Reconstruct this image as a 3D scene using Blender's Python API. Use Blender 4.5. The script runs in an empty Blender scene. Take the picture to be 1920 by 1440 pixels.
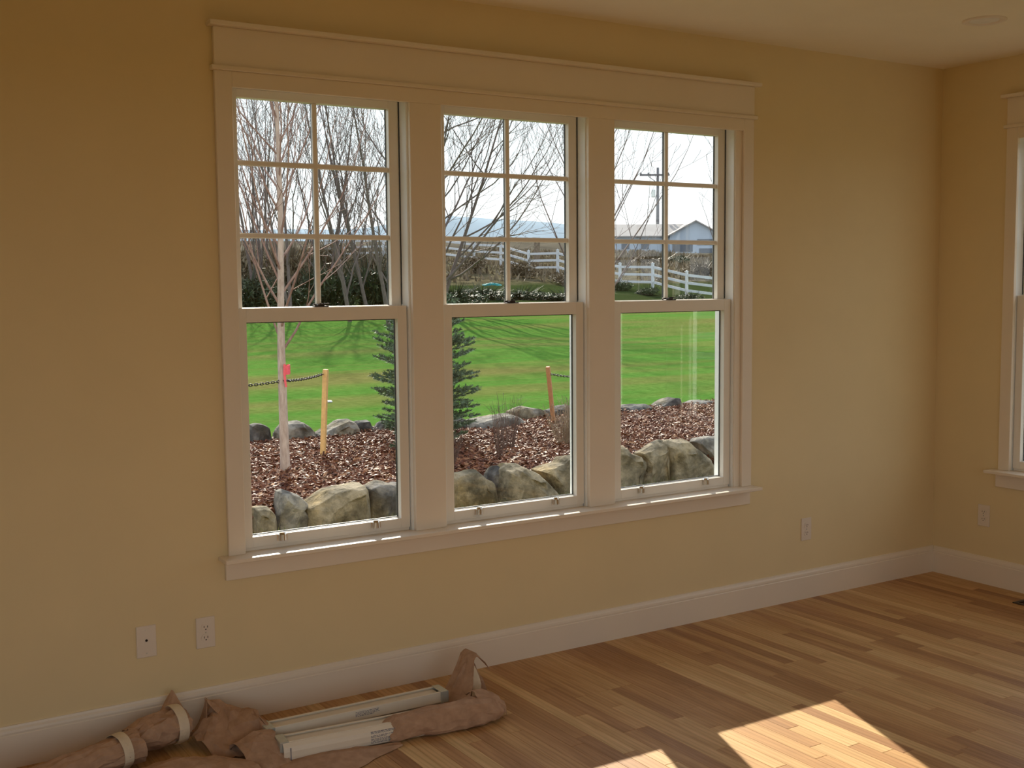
import bpy, bmesh, math, random
import numpy as np
from mathutils import Vector, Matrix, noise
R = math.radians
scene = bpy.context.scene
COL = scene.collection

# ------------------------------------------------------------------ camera
CX, CY, CZ = -5.3227, -4.0907, 1.6067
YAW, PITCH, ROLL, FPX = 0.5608, -0.0858, -0.0093, 2156.1
fwd = Vector((math.sin(YAW)*math.cos(PITCH), math.cos(YAW)*math.cos(PITCH), math.sin(PITCH)))
rt = Vector((math.cos(YAW), -math.sin(YAW), 0)); up = rt.cross(fwd)
rt, up = rt*math.cos(ROLL)+up*math.sin(ROLL), -rt*math.sin(ROLL)+up*math.cos(ROLL)
cam_d = bpy.data.cameras.new('camera'); cam = bpy.data.objects.new('camera', cam_d); COL.objects.link(cam)
cam.matrix_world = Matrix(((rt.x, up.x, -fwd.x, CX), (rt.y, up.y, -fwd.y, CY), (rt.z, up.z, -fwd.z, CZ), (0, 0, 0, 1)))
cam_d.sensor_width = 36; cam_d.lens = FPX/1920*36; cam_d.clip_end = 5000; cam_d.clip_start = .05
scene.camera = cam

def to_px(x, y, z):
    d = Vector((x-CX, y-CY, z-CZ)); w = d.dot(fwd)
    if w < .05: return (-9999, -9999)
    return 960+FPX*d.dot(rt)/w, 720-FPX*d.dot(up)/w

# ------------------------------------------------------------------ world, sun, exposure
world = bpy.data.worlds.new('sky'); scene.world = world; world.use_nodes = True
nt = world.node_tree; nt.nodes.clear()
def W(t, **k):
    n = nt.nodes.new(t)
    for a, b in k.items(): setattr(n, a, b)
    return n
wo = W('ShaderNodeOutputWorld'); bg = W('ShaderNodeBackground'); tc = W('ShaderNodeTexCoord'); sp = W('ShaderNodeSeparateXYZ'); cr = W('ShaderNodeValToRGB')
nt.links.new(tc.outputs['Generated'], sp.inputs[0]); nt.links.new(sp.outputs['Z'], cr.inputs[0]); nt.links.new(cr.outputs[0], bg.inputs[0]); nt.links.new(bg.outputs[0], wo.inputs[0])
e = cr.color_ramp.elements
e[0].position = 0.0; e[0].color = (1.0, 1.0, 1.0, 1)
e[1].position = 1.0; e[1].color = (.64, .75, .92, 1)
m_ = e.new(.12); m_.color = (.90, .97, 1.0, 1)
m_ = e.new(.4); m_.color = (.80, .89, 1.0, 1)
bg.inputs[1].default_value = 1.5
SUN_AZ, SUN_EL = 20.6, 30.2
sd = bpy.data.lights.new('sun', 'SUN'); sun = bpy.data.objects.new('sun', sd); COL.objects.link(sun)
sd.energy = 10.0; sd.angle = R(.55); sd.color = (1, .91, .77)
sv = Vector((math.sin(R(SUN_AZ))*math.cos(R(SUN_EL)), math.cos(R(SUN_AZ))*math.cos(R(SUN_EL)), math.sin(R(SUN_EL))))
sun.rotation_euler = sv.to_track_quat('Z', 'Y').to_euler(); sun.location = sv*30
vs = scene.view_settings
vs.view_transform = 'Standard'; vs.look = 'None'; vs.gamma = 1; vs.use_curve_mapping = False; vs.exposure = 0.0
scene.display_settings.display_device = 'sRGB'
cy = scene.cycles
cy.use_denoising = True; cy.max_bounces = 10; cy.diffuse_bounces = 6; cy.transparent_max_bounces = 16
cy.sample_clamp_indirect = 5; cy.caustics_reflective = False; cy.caustics_refractive = False

# ------------------------------------------------------------------ materials
class NM:
    def __init__(s, name, rough=.6, spec=.5):
        s.m = bpy.data.materials.new(name); s.m.use_nodes = True; s.t = s.m.node_tree
        s.b = s.t.nodes['Principled BSDF']; s.b.inputs['Roughness'].default_value = rough
        s.b.inputs['Specular IOR Level'].default_value = spec
    def n(s, t, **k):
        q = s.t.nodes.new(t)
        for a, b in k.items(): setattr(q, a, b)
        return q
    def l(s, a, b): s.t.links.new(a, b)
    def coord(s, scale=(1, 1, 1), out='Object'):
        c = s.n('ShaderNodeTexCoord'); mp = s.n('ShaderNodeMapping'); mp.inputs['Scale'].default_value = scale
        s.l(c.outputs[out], mp.inputs[0]); return mp
    def noise(s, vec, scale, detail=4, rough=.55):
        q = s.n('ShaderNodeTexNoise'); q.inputs['Scale'].default_value = scale; q.inputs['Detail'].default_value = detail
        q.inputs['Roughness'].default_value = rough
        s.l(vec, q.inputs['Vector']); return q
    def ramp(s, fac, stops):
        q = s.n('ShaderNodeValToRGB'); el = q.color_ramp.elements
        el[0].position, el[0].color = stops[0][0], (*stops[0][1], 1)
        el[1].position, el[1].color = stops[-1][0], (*stops[-1][1], 1)
        for p, c in stops[1:-1]:
            z = el.new(p); z.color = (*c, 1)
        s.l(fac, q.inputs[0]); return q
    def mix(s, fac, a, b, mode='MIX'):
        q = s.n('ShaderNodeMix', data_type='RGBA', blend_type=mode)
        for i, v in ((0, fac), (6, a), (7, b)):
            if hasattr(v, 'default_value') or hasattr(v, 'links'): s.l(v, q.inputs[i])
            elif isinstance(v, (int, float)): q.inputs[i].default_value = v
            else: q.inputs[i].default_value = (*v, 1)
        return q.outputs[2]
    def bump(s, h, strength=.2, dist=.01):
        q = s.n('ShaderNodeBump'); q.inputs['Strength'].default_value = strength; q.inputs['Distance'].default_value = dist
        s.l(h, q.inputs['Height']); s.l(q.outputs[0], s.b.inputs['Normal']); return q
    def col(s, c):
        if hasattr(c, 'links'): s.l(c, s.b.inputs['Base Color'])
        else: s.b.inputs['Base Color'].default_value = (*c, 1)
M = {}
def simple(name, c, rough=.6, spec=.5, var=.06, vs_=20, metal=0, bump=0, bs=200, bd=.002):
    k = NM(name, rough, spec); co = k.coord()
    nz = k.noise(co.outputs[0], vs_)
    a = tuple(max(0, x*(1-var)) for x in c); b = tuple(min(1, x*(1+var)) for x in c)
    k.col(k.ramp(nz.outputs[0], [(.3, a), (.7, b)]).outputs[0]); k.b.inputs['Metallic'].default_value = metal
    if bump:
        h = k.noise(co.outputs[0], bs, 3); k.bump(h.outputs[0], bump, bd)
    M[name] = k.m; return k.m
simple('wall_paint', (.80, .655, .395), .75, .25, .02, 3, bump=.15, bs=260, bd=.001)
simple('ceiling_paint', (.88, .80, .66), .8, .2, .02, 3, bump=.15, bs=260, bd=.001)
simple('trim_paint', (.84, .74, .62), .35, .5, .015, 4)
simple('sash_paint', (.86, .80, .72), .3, .5, .015, 4)
simple('exterior_white', (.86, .87, .86), .4, .5, .02, 6)
simple('dark_spacer', (.035, .037, .04), .4, .4)
simple('bronze', (.06, .045, .035), .35, .6, .1, 40, metal=.6)
simple('chrome', (.75, .72, .68), .18, .5, .02, 30, metal=1)
simple('outlet_plastic', (.80, .70, .60), .35, .5, .01)
simple('slot_dark', (.03, .02, .015), .7, .2)
simple('siding', (.62, .60, .55), .7, .3, .04, 3)
simple('subfloor', (.06, .035, .02), .9, .1)
simple('blind_white', (.82, .74, .62), .4, .5, .03, 10)
simple('blind_slat', (.72, .65, .54), .5, .4, .04, 10)
simple('galvanised', (.62, .66, .64), .25, .5, .06, 60, metal=.5)
simple('tape', (.74, .63, .48), .5, .4, .05, 30)
simple('fence_white', (.60, .62, .65), .5, .4, .03, 3)
simple('old_post', (.20, .16, .12), .9, .1, .3, 5)
simple('stake_light', (.75, .48, .20), .7, .2, .12, 30, bump=.3, bs=60)
simple('stake_dark', (.50, .25, .12), .7, .2, .12, 30, bump=.3, bs=60)
simple('chain_black', (.02, .02, .022), .6, .25, .1, 50)
simple('pink', (.85, .12, .16), .5, .4, .15, 30)
simple('barn_wall', (.42, .49, .58), .8, .2, .05, .5)
simple('barn_roof', (.34, .31, .29), .8, .2, .08, .4)
simple('barn_dark', (.12, .14, .17), .6, .3)
simple('barn_green', (.28, .38, .34), .8, .2)
simple('pole_wood', (.17, .17, .18), .9, .1, .15, 2)
simple('hill_haze_tint', (.27, .33, .38), 1, 0, .12, .008)  # distance haze is mixed into the ridge's base colour
simple('tarp', (.02, .20, .20), .7, .1, .2, 4)
simple('litter', (.9, .9, .9), .6, .3)
simple('printed_ink', (.20, .19, .24), .6, .2)
simple('frosted', (.80, .76, .72), .5, .4)

# glass: thin pane, clear with a mirror sheen growing with obliqueness
k = NM('glass'); t = k.t; t.nodes.remove(k.b)
tr = k.n('ShaderNodeBsdfTransparent'); tr.inputs[0].default_value = (.965, .975, .97, 1)
gl = k.n('ShaderNodeBsdfGlossy'); gl.inputs['Roughness'].default_value = 0.0; gl.inputs[0].default_value = (1, 1, 1, 1)
lw = k.n('ShaderNodeLayerWeight'); lw.inputs[0].default_value = .5
pw = k.n('ShaderNodeMath', operation='POWER'); pw.inputs[1].default_value = 5; k.l(lw.outputs['Facing'], pw.inputs[0])
ma = k.n('ShaderNodeMath', operation='MULTIPLY_ADD'); ma.inputs[1].default_value = .93; ma.inputs[2].default_value = .026; k.l(pw.outputs[0], ma.inputs[0])
mx = k.n('ShaderNodeMixShader'); k.l(ma.outputs[0], mx.inputs[0]); k.l(tr.outputs[0], mx.inputs[1]); k.l(gl.outputs[0], mx.inputs[2])
k.l(mx.outputs[0], t.nodes['Material Output'].inputs[0]); M['glass'] = k.m

# oak strip flooring: each plank its own tone and grain
k = NM('oak', .45, .25)
oi = k.n('ShaderNodeObjectInfo'); at = k.n('ShaderNodeAttribute', attribute_name='rnd'); ad = k.n('ShaderNodeMath', operation='ADD')
k.l(oi.outputs['Random'], ad.inputs[0]); k.l(at.outputs['Fac'], ad.inputs[1]); fr = k.n('ShaderNodeMath', operation='FRACT'); k.l(ad.outputs[0], fr.inputs[0])
co = k.coord((14, 1.3, 8)); of = k.n('ShaderNodeVectorMath', operation='ADD'); sc_ = k.n('ShaderNodeMath', operation='MULTIPLY'); sc_.inputs[1].default_value = 173
k.l(fr.outputs[0], sc_.inputs[0]); k.l(co.outputs[0], of.inputs[0]); k.l(sc_.outputs[0], of.inputs[1])
g1 = k.noise(of.outputs[0], 1.6, 5, .6); g1.inputs['Distortion'].default_value = 1.2
wv = k.n('ShaderNodeTexWave', wave_type='BANDS', bands_direction='X'); wv.inputs['Scale'].default_value = 1.1; wv.inputs['Distortion'].default_value = 7; wv.inputs['Detail'].default_value = 3; wv.inputs['Detail Scale'].default_value = .6
k.l(of.outputs[0], wv.inputs['Vector'])
tone = k.ramp(fr.outputs[0], [(0, (.38, .21, .10)), (.2, (.49, .285, .135)), (.5, (.57, .355, .17)), (.8, (.63, .415, .205)), (1, (.70, .50, .26))])
gr = k.ramp(g1.outputs[0], [(.3, (.80, .74, .66)), (.65, (1.08, 1.06, 1.04))])
wr = k.ramp(wv.outputs['Fac'], [(0, (.86, .82, .76)), (.35, (1, 1, 1)), (1, (1.04, 1.03, 1.02))])
c1 = k.mix(1.0, tone.outputs[0], gr.outputs[0], 'MULTIPLY'); c2 = k.mix(.8, c1, wr.outputs[0], 'MULTIPLY'); k.col(c2)
rr = k.ramp(g1.outputs[0], [(.3, (.50, .50, .50)), (.7, (.42, .42, .42))]); k.l(rr.outputs[0], k.b.inputs['Roughness'])
k.bump(g1.outputs[0], .05, .001); M['oak'] = k.m

# kraft paper
k = NM('kraft', .8, .2); co = k.coord(); n1 = k.noise(co.outputs[0], 30, 5); n2 = k.noise(co.outputs[0], 9, 3)
k.col(k.ramp(n1.outputs[0], [(.3, (.40, .25, .165)), (.7, (.53, .345, .235))]).outputs[0]); k.bump(n2.outputs[0], .5, .006); M['kraft'] = k.m

# bark chips, rocks, ground, bark
k = NM('bark_chip', .55, .15); at = k.n('ShaderNodeAttribute', attribute_name='rnd')
k.col(k.ramp(at.outputs['Fac'], [(0, (.055, .016, .009)), (.35, (.13, .043, .022)), (.7, (.22, .090, .045)), (.9, (.36, .19, .10)), (1, (.55, .36, .22))]).outputs[0]); M['bark_chip'] = k.m
simple('soil', (.08, .035, .02), .95, .1, .3, 12)
for nm, a, b, c in (('rock_grey', (.075, .070, .062), (.17, .158, .138), (.31, .285, .24)), ('rock_tan', (.085, .072, .048), (.20, .168, .115), (.33, .275, .19)), ('rock_dark', (.045, .043, .042), (.095, .09, .086), (.21, .195, .18))):
    k = NM(nm, .9, .12); co = k.coord(); oi = k.n('ShaderNodeObjectInfo'); of = k.n('ShaderNodeVectorMath', operation='ADD')
    sc_ = k.n('ShaderNodeMath', operation='MULTIPLY'); sc_.inputs[1].default_value = 50; k.l(oi.outputs['Random'], sc_.inputs[0]); k.l(co.outputs[0], of.inputs[0]); k.l(sc_.outputs[0], of.inputs[1])
    n1 = k.noise(of.outputs[0], 5, 7, .65); n2 = k.noise(of.outputs[0], 28, 5, .7); n3 = k.noise(of.outputs[0], 2.2, 3)
    c0 = k.ramp(n1.outputs[0], [(.38, a), (.5, b), (.60, c)]); lich = k.ramp(n3.outputs[0], [(.5, (1, 1, 1)), (.68, (1.15, 1.0, .68))])
    k.col(k.mix(1.0, c0.outputs[0], lich.outputs[0], 'MULTIPLY')); k.bump(n2.outputs[0], .7, .02); M[nm] = k.m

# ground: lawn low down, olive shade plants on the bank, dry tan field above
k = NM('ground', 1.0, 0.0); co = k.coord(); sx = k.n('ShaderNodeSeparateXYZ'); k.l(co.outputs[0], sx.inputs[0])
big = k.noise(co.outputs[0], .12, 5, .6); fine = k.noise(co.outputs[0], 9, 6, .7); med = k.noise(co.outputs[0], 1.1, 5, .65)
co2 = k.coord((.035, .34, 1)); strp = k.noise(co2.outputs[0], 1.0, 3, .5)
lawn = k.ramp(strp.outputs[0], [(.36, (.128, .134, .044)), (.47, (.098, .154, .036)), (.54, (.068, .162, .030)), (.66, (.115, .146, .042))])
lawn2 = k.mix(.55, lawn.outputs[0], k.ramp(fine.outputs[0], [(.3, (.5, .55, .4)), (.7, (1.5, 1.45, 1.5))]).outputs[0], 'MULTIPLY')
lawn2 = k.mix(.35, lawn2, k.ramp(med.outputs[0], [(.35, (.62, .75, .6)), (.65, (1.35, 1.2, 1.3))]).outputs[0], 'MULTIPLY')
dry = k.ramp(med.outputs[0], [(.3, (.035, .030, .020)), (.5, (.095, .080, .048)), (.7, (.17, .145, .088))])
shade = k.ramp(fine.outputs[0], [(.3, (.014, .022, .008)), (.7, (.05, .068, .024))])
far_ = k.ramp(big.outputs[0], [(.3, (.065, .058, .045)), (.7, (.14, .122, .092))])
wob = k.n('ShaderNodeMath', operation='MULTIPLY_ADD'); wob.inputs[1].default_value = 1.0; wob.inputs[2].default_value = -.5; k.l(big.outputs[0], wob.inputs[0])
hz = k.n('ShaderNodeMath', operation='ADD'); k.l(sx.outputs['Z'], hz.inputs[0]); k.l(wob.outputs[0], hz.inputs[1])
def step(src, a, b):
    q = k.n('ShaderNodeMapRange'); q.inputs['From Min'].default_value = a; q.inputs['From Max'].default_value = b; k.l(src, q.inputs['Value']); return q.outputs[0]
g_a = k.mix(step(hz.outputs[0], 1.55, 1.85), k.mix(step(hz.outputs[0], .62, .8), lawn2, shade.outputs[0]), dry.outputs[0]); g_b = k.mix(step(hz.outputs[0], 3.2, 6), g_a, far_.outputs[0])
frontm = step(sx.outputs['Y'], 4.9, 4.5); k.col(k.mix(frontm, g_b, k.mix(.5, dry.outputs[0], (.10, .12, .03))))
k.bump(fine.outputs[0], .8, .05); M['ground'] = k.m

def bark(nm, a, b):
    k = NM(nm, .8, .3); co = k.coord((6, 6, 1.5)); n1 = k.noise(co.outputs[0], 5, 5, .7)
    k.col(k.ramp(n1.outputs[0], [(.3, a), (.7, b)]).outputs[0]); M[nm] = k.m
bark('bark_pale', (.33, .24, .20), (.60, .50, .43)); bark('bark_twig', (.20, .115, .10), (.38, .27, .23)); bark('bark_far', (.10, .075, .07), (.22, .17, .155))
def leafm(nm, a, b, rough=.6):
    k = NM(nm, rough, .4); at = k.n('ShaderNodeAttribute', attribute_name='rnd'); k.col(k.ramp(at.outputs['Fac'], [(0, a), (1, b)]).outputs[0]); M[nm] = k.m
leafm('needle', (.04, .075, .04), (.19, .27, .16)); leafm('shrub_dark', (.02, .032, .012), (.075, .10, .04)); leafm('shrub_dry', (.09, .065, .035), (.26, .20, .12))
leafm('stem_dry', (.12, .08, .055), (.36, .28, .18)); leafm('blade', (.06, .11, .02), (.26, .24, .10)); leafm('stem_dark', (.05, .03, .025), (.16, .10, .08))

# ------------------------------------------------------------------ mesh helpers
class MB:
    def __init__(s): s.v = []; s.f = []; s.r = []
    def box(s, x0, x1, y0, y1, z0, z1, T=None):
        b = len(s.v)
        for z in (z0, z1):
            for (x, y) in ((x0, y0), (x1, y0), (x1, y1), (x0, y1)): s.v.append((x, y, z) if T is None else T(x, y, z))
        s.f += [tuple(b+i for i in q) for q in ((0, 3, 2, 1), (4, 5, 6, 7), (0, 1, 5, 4), (1, 2, 6, 5), (2, 3, 7, 6), (3, 0, 4, 7))]
        return s
    def tube(s, pts, rad, n=6, cap=True, rnd=None):
        b0 = len(s.v); m = len(pts)
        for i, p in enumerate(pts):
            p = Vector(p); a = Vector(pts[max(i-1, 0)]); c = Vector(pts[min(i+1, m-1)]); d = (c-a)
            d = d.normalized() if d.length > 1e-9 else Vector((0, 0, 1))
            u = d.cross(Vector((0, 0, 1)) if abs(d.z) < .9 else Vector((1, 0, 0))).normalized(); w = d.cross(u)
            r = rad[i] if hasattr(rad, '__len__') else rad
            for j in range(n):
                t = 2*math.pi*j/n; q = p+(u*math.cos(t)+w*math.sin(t))*r; s.v.append(tuple(q))
                if rnd is not None: s.r.append(rnd)
        for i in range(m-1):
            for j in range(n):
                a = b0+i*n+j; c = b0+i*n+(j+1) % n; s.f.append((a, c, c+n, a+n))
        if cap:
            s.f.append(tuple(b0+j for j in range(n))[::-1]); s.f.append(tuple(b0+(m-1)*n+j for j in range(n)))
        return s
    def lathe(s, prof, c, axis='z', n=24, closed=False):
        b0 = len(s.v); m = len(prof)
        for (r, h) in prof:
            for j in range(n):
                t = 2*math.pi*j/n; a, b = r*math.cos(t), r*math.sin(t)
                s.v.append({'z': (c[0]+a, c[1]+b, c[2]+h), 'y': (c[0]+a, c[1]+h, c[2]-b), 'x': (c[0]+h, c[1]+a, c[2]+b)}[axis])
        for i in range(m-1):
            for j in range(n):
                a = b0+i*n+j; d = b0+i*n+(j+1) % n; s.f.append((a, d, d+n, a+n))
        s.f.append(tuple(b0+j for j in range(n))[::-1]); s.f.append(tuple(b0+(m-1)*n+j for j in range(n)))
        return s
    def build(s, name, mat, parent=None, bevel=0, smooth=False, loc=None, solid=0, seg=1):
        me = bpy.data.meshes.new(name); me.from_pydata(s.v, [], s.f); me.materials.append(M[mat] if isinstance(mat, str) else mat)
        if s.r and len(s.r) == len(s.v):
            a = me.attributes.new('rnd', 'FLOAT', 'POINT'); a.data.foreach_set('value', s.r)
        if bevel:
            bm = bmesh.new(); bm.from_mesh(me); bmesh.ops.bevel(bm, geom=[e for e in bm.edges], offset=bevel, segments=seg, affect='EDGES', clamp_overlap=True); bm.to_mesh(me); bm.free()
        if smooth: me.shade_smooth()
        o = bpy.data.objects.new(name, me); COL.objects.link(o)
        if solid:
            q = o.modifiers.new('thick', 'SOLIDIFY'); q.thickness = solid; q.offset = 0
        if parent is not None: o.parent = parent
        if loc is not None: o.location = loc
        return o
def empty(name, loc=(0, 0, 0), parent=None):
    o = bpy.data.objects.new(name, None); COL.objects.link(o); o.location = loc; o.empty_display_size = .1
    if parent is not None: o.parent = parent
    return o
def tag(o, label=None, cat=None, group=None, kind=None):
    if label: o['label'] = label
    if cat: o['category'] = cat
    if group: o['group'] = group
    if kind: o['kind'] = kind
    return o
def tree_copy(o, parent=None):
    c = o.copy(); COL.objects.link(c); c.parent = parent
    for ch in list(o.children): tree_copy(ch, c)
    return c

# ------------------------------------------------------------------ ROOM SHELL
H = 2.74; XW, YS = -7.4, -6.2; TH = .125
OX0, OX1, OZ0, OZ1 = -3.952, -1.448, .606, 2.345       # opening of the triple window in the north wall
EO0, EO1 = .451, 2.955                                  # same opening, measured from the corner along the east wall
b = MB(); 
b.box(XW-TH, OX0, 0, TH, -.3, H+.3).box(OX1, TH, 0, TH, -.3, H+.3).box(OX0, OX1, 0, TH, -.3, OZ0).box(OX0, OX1, 0, TH, OZ1, H+.3)
tag(b.build('wall_north', 'wall_paint'), 'yellow-tan painted wall around the triple window', kind='structure')
b = MB(); b.box(0, TH, -EO0, 0, -.3, H+.3).box(0, TH, YS-TH, -EO1, -.3, H+.3).box(0, TH, -EO1, -EO0, -.3, OZ0).box(0, TH, -EO1, -EO0, OZ1, H+.3)
tag(b.build('wall_east', 'wall_paint'), 'yellow-tan painted side wall right of the corner', kind='structure')
# south and west walls, unseen, with wide openings added to brighten the room
b = MB(); b.box(XW, -7.2, YS-TH, YS, -.3, H+.3).box(-2.6, 0, YS-TH, YS, -.3, H+.3).box(-7.2, -2.6, YS-TH, YS, 2.45, H+.3).box(-7.2, -2.6, YS-TH, YS, -.3, 0)
tag(b.build('wall_south', 'wall_paint'), kind='structure')
b = MB(); b.box(XW-TH, XW, YS-TH, -5.9, -.3, H+.3).box(XW-TH, XW, -2.2, 0, -.3, H+.3).box(XW-TH, XW, -5.9, -2.2, 2.45, H+.3).box(XW-TH, XW, -5.9, -2.2, -.3, .9)
tag(b.build('wall_west', 'wall_paint'), kind='structure')
b = MB().box(XW-.16, .16, YS-.16, .16, H, H+.3); tag(b.build('ceiling', 'ceiling_paint'), 'plain painted ceiling, same warm tone as the walls', kind='structure')

# floor: subfloor + oak planks running away from the window wall
b = MB().box(XW, 0, YS, 0, -.3, -.010); floor = tag(b.build('floor', 'subfloor'), 'narrow oak strip floor with clear satin finish', kind='structure')
rng = random.Random(7); PW = .0572; LEN = [.38, .52, .68, .85, 1.05, 1.3]
pm = {}
for L in LEN:
    q = MB().box(-PW/2+.0004, PW/2-.0004, -L+.0005, -.0005, -.0095, 0)
    me = bpy.data.meshes.new('plank'); me.from_pydata(q.v, [], q.f); bm = bmesh.new(); bm.from_mesh(me)
    bmesh.ops.bevel(bm, geom=[e for e in bm.edges if all(v.co.z > -.001 for v in e.verts)], offset=.0008, segments=1, affect='EDGES'); bm.to_mesh(me); bm.free()
    me.materials.append(M['oak']); pm[L] = me
rest = MB(); nvis = 0
def seen(x, y, z=0, mrg=15):
    u, v = to_px(x, y, z); return -mrg < u < 1920+mrg and -mrg < v < 1440+mrg
i = 0; x = -PW/2
while x > XW:
    y = -rng.random()*0.0; first = True
    while y > YS:
        L = rng.choice(LEN)
        if first: L = rng.choice(LEN[:5])
        first = False
        ln = min(L, y-YS)
        vis = any(seen(x, y-ln*f) for f in (0, .25, .5, .75, 1)) and x < 0
        if vis and nvis < 298 and abs(ln-L) < 1e-6:
            o = bpy.data.objects.new('plank', pm[L]); COL.objects.link(o); o.parent = floor; o.location = (x, y, 0); nvis += 1
        else:
            n0 = len(rest.v); rest.box(x-PW/2+.0004, x+PW/2-.0004, y-ln+.0005, y-.0005, -.0095, 0); rest.r += [rng.random()]*(len(rest.v)-n0)
        y -= ln
    x -= PW
r_ = rest.build('planks', 'oak', floor); r_['kind'] = 'stuff'
print('visible planks', nvis)

# baseboards with a beaded cap
def baseboard(nm, T, L):
    prof = [(0, 0), (.015, 0), (.015, .112), (.0125, .115), (.0135, .122), (.012, .130), (.008, .137), (.006, .1445), (0, .1455)]
    m = MB(); n = len(prof)
    for s_ in (0, L):
        for (d, z) in prof: m.v.append(T(s_, d, z))
    for j in range(n):
        m.f.append((j, (j+1) % n, n+(j+1) % n, n+j))
    m.f.append(tuple(range(n))); m.f.append(tuple(range(n, 2*n))[::-1])
    return tag(m.build(nm, 'trim_paint'), kind='structure')
baseboard('baseboard_north', lambda s, d, z: (-s, -d, z), -XW)['label'] = 'tall cream baseboard with moulded top under the triple window'
baseboard('baseboard_east', lambda s, d, z: (-d, -s-.015, z), -YS-.015)['label'] = 'cream baseboard along the right-hand wall'
baseboard('baseboard_west', lambda s, d, z: (XW+d, -s-.015, z), -YS-.015)

# ------------------------------------------------------------------ double-hung window units
def TN(u, v, z): return (u-4.403, v, z)               # u from x=-4.403 (0.405 left of casing), v outward, z up
def TE(u, v, z): return (v, -u, z)
def box(u0, u1, v0, v1, z0, z1, T, name, mat, parent, bevel=.0015, kind=None):
    o = MB().box(u0, u1, v0, v1, z0, z1, T).build(name, mat, parent, bevel)
    if kind: o['kind'] = kind
    return o
def mbx(m, u0, u1, v0, v1, z0, z1, T): m.box(u0, u1, v0, v1, z0, z1, T)
US = [.468+.865*i for i in range(3)]                   # left edge of each sash, width .70
SW = .699
ZB, ZM0, ZM1, ZT = .636, 1.478, 1.530, 2.345
wn = [0]
def unit(us, T, side):
    wn[0] += 1; root = empty('window_%d' % wn[0]); root['kind'] = 'structure'
    L, Rr = us, us+SW
    # frame: jambs, head, sill, parting stops
    m = MB()
    for (a, c) in ((L-.022, L-.003), (Rr+.003, Rr+.022)): m.box(a, c, .002, .128, .624, ZT, T)
    m.box(L-.022, Rr+.022, .002, .128, 2.3335, ZT+.001, T); m.box(L-.022, Rr+.022, .060, .150, .600, .636, T)
    m.build('window_frame', 'exterior_white', root, .0012)
    m = MB()
    for (a, c) in ((L-.003, L+.001), (Rr-.001, Rr+.003)): m.box(a, c, .0575, .0590, 1.535, 2.3335, T)
    m.build('track', 'dark_spacer', root)
    # lower sash (inside track)
    ls = MB(); st = .040; v0, v1 = .015, .054
    ls.box(L, L+st, v0, v1, ZB, ZM1, T).box(Rr-st, Rr, v0, v1, ZB, ZM1, T)
    ls.box(L+st, Rr-st, v0, v1, ZB, .6755, T).box(L+st, Rr-st, v0, v1, ZM0, ZM1, T)
    lo = ls.build('lower_sash', 'sash_paint', root, .0012)
    g = MB().box(L+st-.006, Rr-st+.006, .0385, .0415, .672, ZM0+.006, T).build('pane', 'glass', lo)
    sp_ = MB()
    for (a, c, z0, z1) in ((L+st-.001, L+st+.004, .678, ZM0), (Rr-st-.004, Rr-st+.001, .678, ZM0), (L+st, Rr-st, .677, .6815), (L+st, Rr-st, ZM0-.004, ZM0+.001)): sp_.box(a, c, .0425, .0475, z0, z1, T)
    sp_.build('gasket', 'dark_spacer', lo)
    box(L+.002, Rr-.002, .02, .054, .6242, .6358, T, 'sill_strip', 'sash_paint', root, .001)
    # finger lifts
    for uu in (L+.155, L+.545):
        m = MB(); c = T(uu, .0145, .660)
        pts = [T(uu+.016*math.cos(a), .0150-.011*math.sin(a)*1.0, .6585) for a in [math.pi*j/8 for j in range(9)]]
        m2 = MB(); m2.box(uu-.020, uu+.020, .0125, .0155, .6500, .6755, T)
        n0 = len(m2.v)
        for zz, s_ in ((.6520, 1), (.674, .94), (.683, .72)):
            for a in [math.pi*j/10 for j in range(11)]: m2.v.append(T(uu+.0175*s_*math.cos(a), .0135-.0165*s_*math.sin(a), zz))
        for i_ in range(2):
            for j in range(10): m2.f.append((n0+i_*11+j, n0+i_*11+j+1, n0+(i_+1)*11+j+1, n0+(i_+1)*11+j))
        m2.f.append(tuple(n0+22+j for j in range(11))); 
        m2.build('sash_lift', 'chrome', lo)
    # upper sash (outside track)
    v0, v1 = .062, .100; uz0 = 1.492
    s2 = MB(); su = .042
    s2.box(L, L+su, v0, v1, uz0, 2.333, T).box(Rr-su, Rr, v0, v1, uz0, 2.333, T)
    s2.box(L+su, Rr-su, v0, v1, uz0, 1.532, T).box(L+su, Rr-su, v0, v1, 2.302, 2.333, T)
    uo = s2.build('upper_sash', 'sash_paint', root, .0012)
    A, B_, z0, z1 = L+su, Rr-su, 1.532, 2.302
    mid = (A+B_)/2; hs = [1.799, 2.0655]
    for z in hs:
        MB().box(A, B_, .070, .0835, z-.0098, z+.0098, T).build('muntin', 'sash_paint', uo, .003)
    MB().box(mid-.0098, mid+.0098, .0695, .084, z0, z1, T).build('muntin', 'sash_paint', uo, .003)
    sp_ = MB(); sp_.box(mid-.007, mid+.007, .0885, .096, z0, z1, T)
    for z in hs: sp_.box(A, B_, .0885, .095, z-.005, z+.005, T)
    for (a, c) in ((A-.001, A+.003), (B_-.003, B_+.001)): sp_.box(a, c, .0885, .0945, z0, z1, T)
    sp_.build('spacer', 'dark_spacer', uo)
    us_ = [A, mid, B_]; zs = [z0]+hs+[z1]
    for a in range(2):
        for c in range(3):
            MB().box(us_[a]+.0005, us_[a+1]-.0005, .085, .0875, zs[c]+.0005, zs[c+1]-.0005, T).build('pane', 'glass', uo)
    # cam lock on the meeting rails
    um = mid-.006
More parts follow.
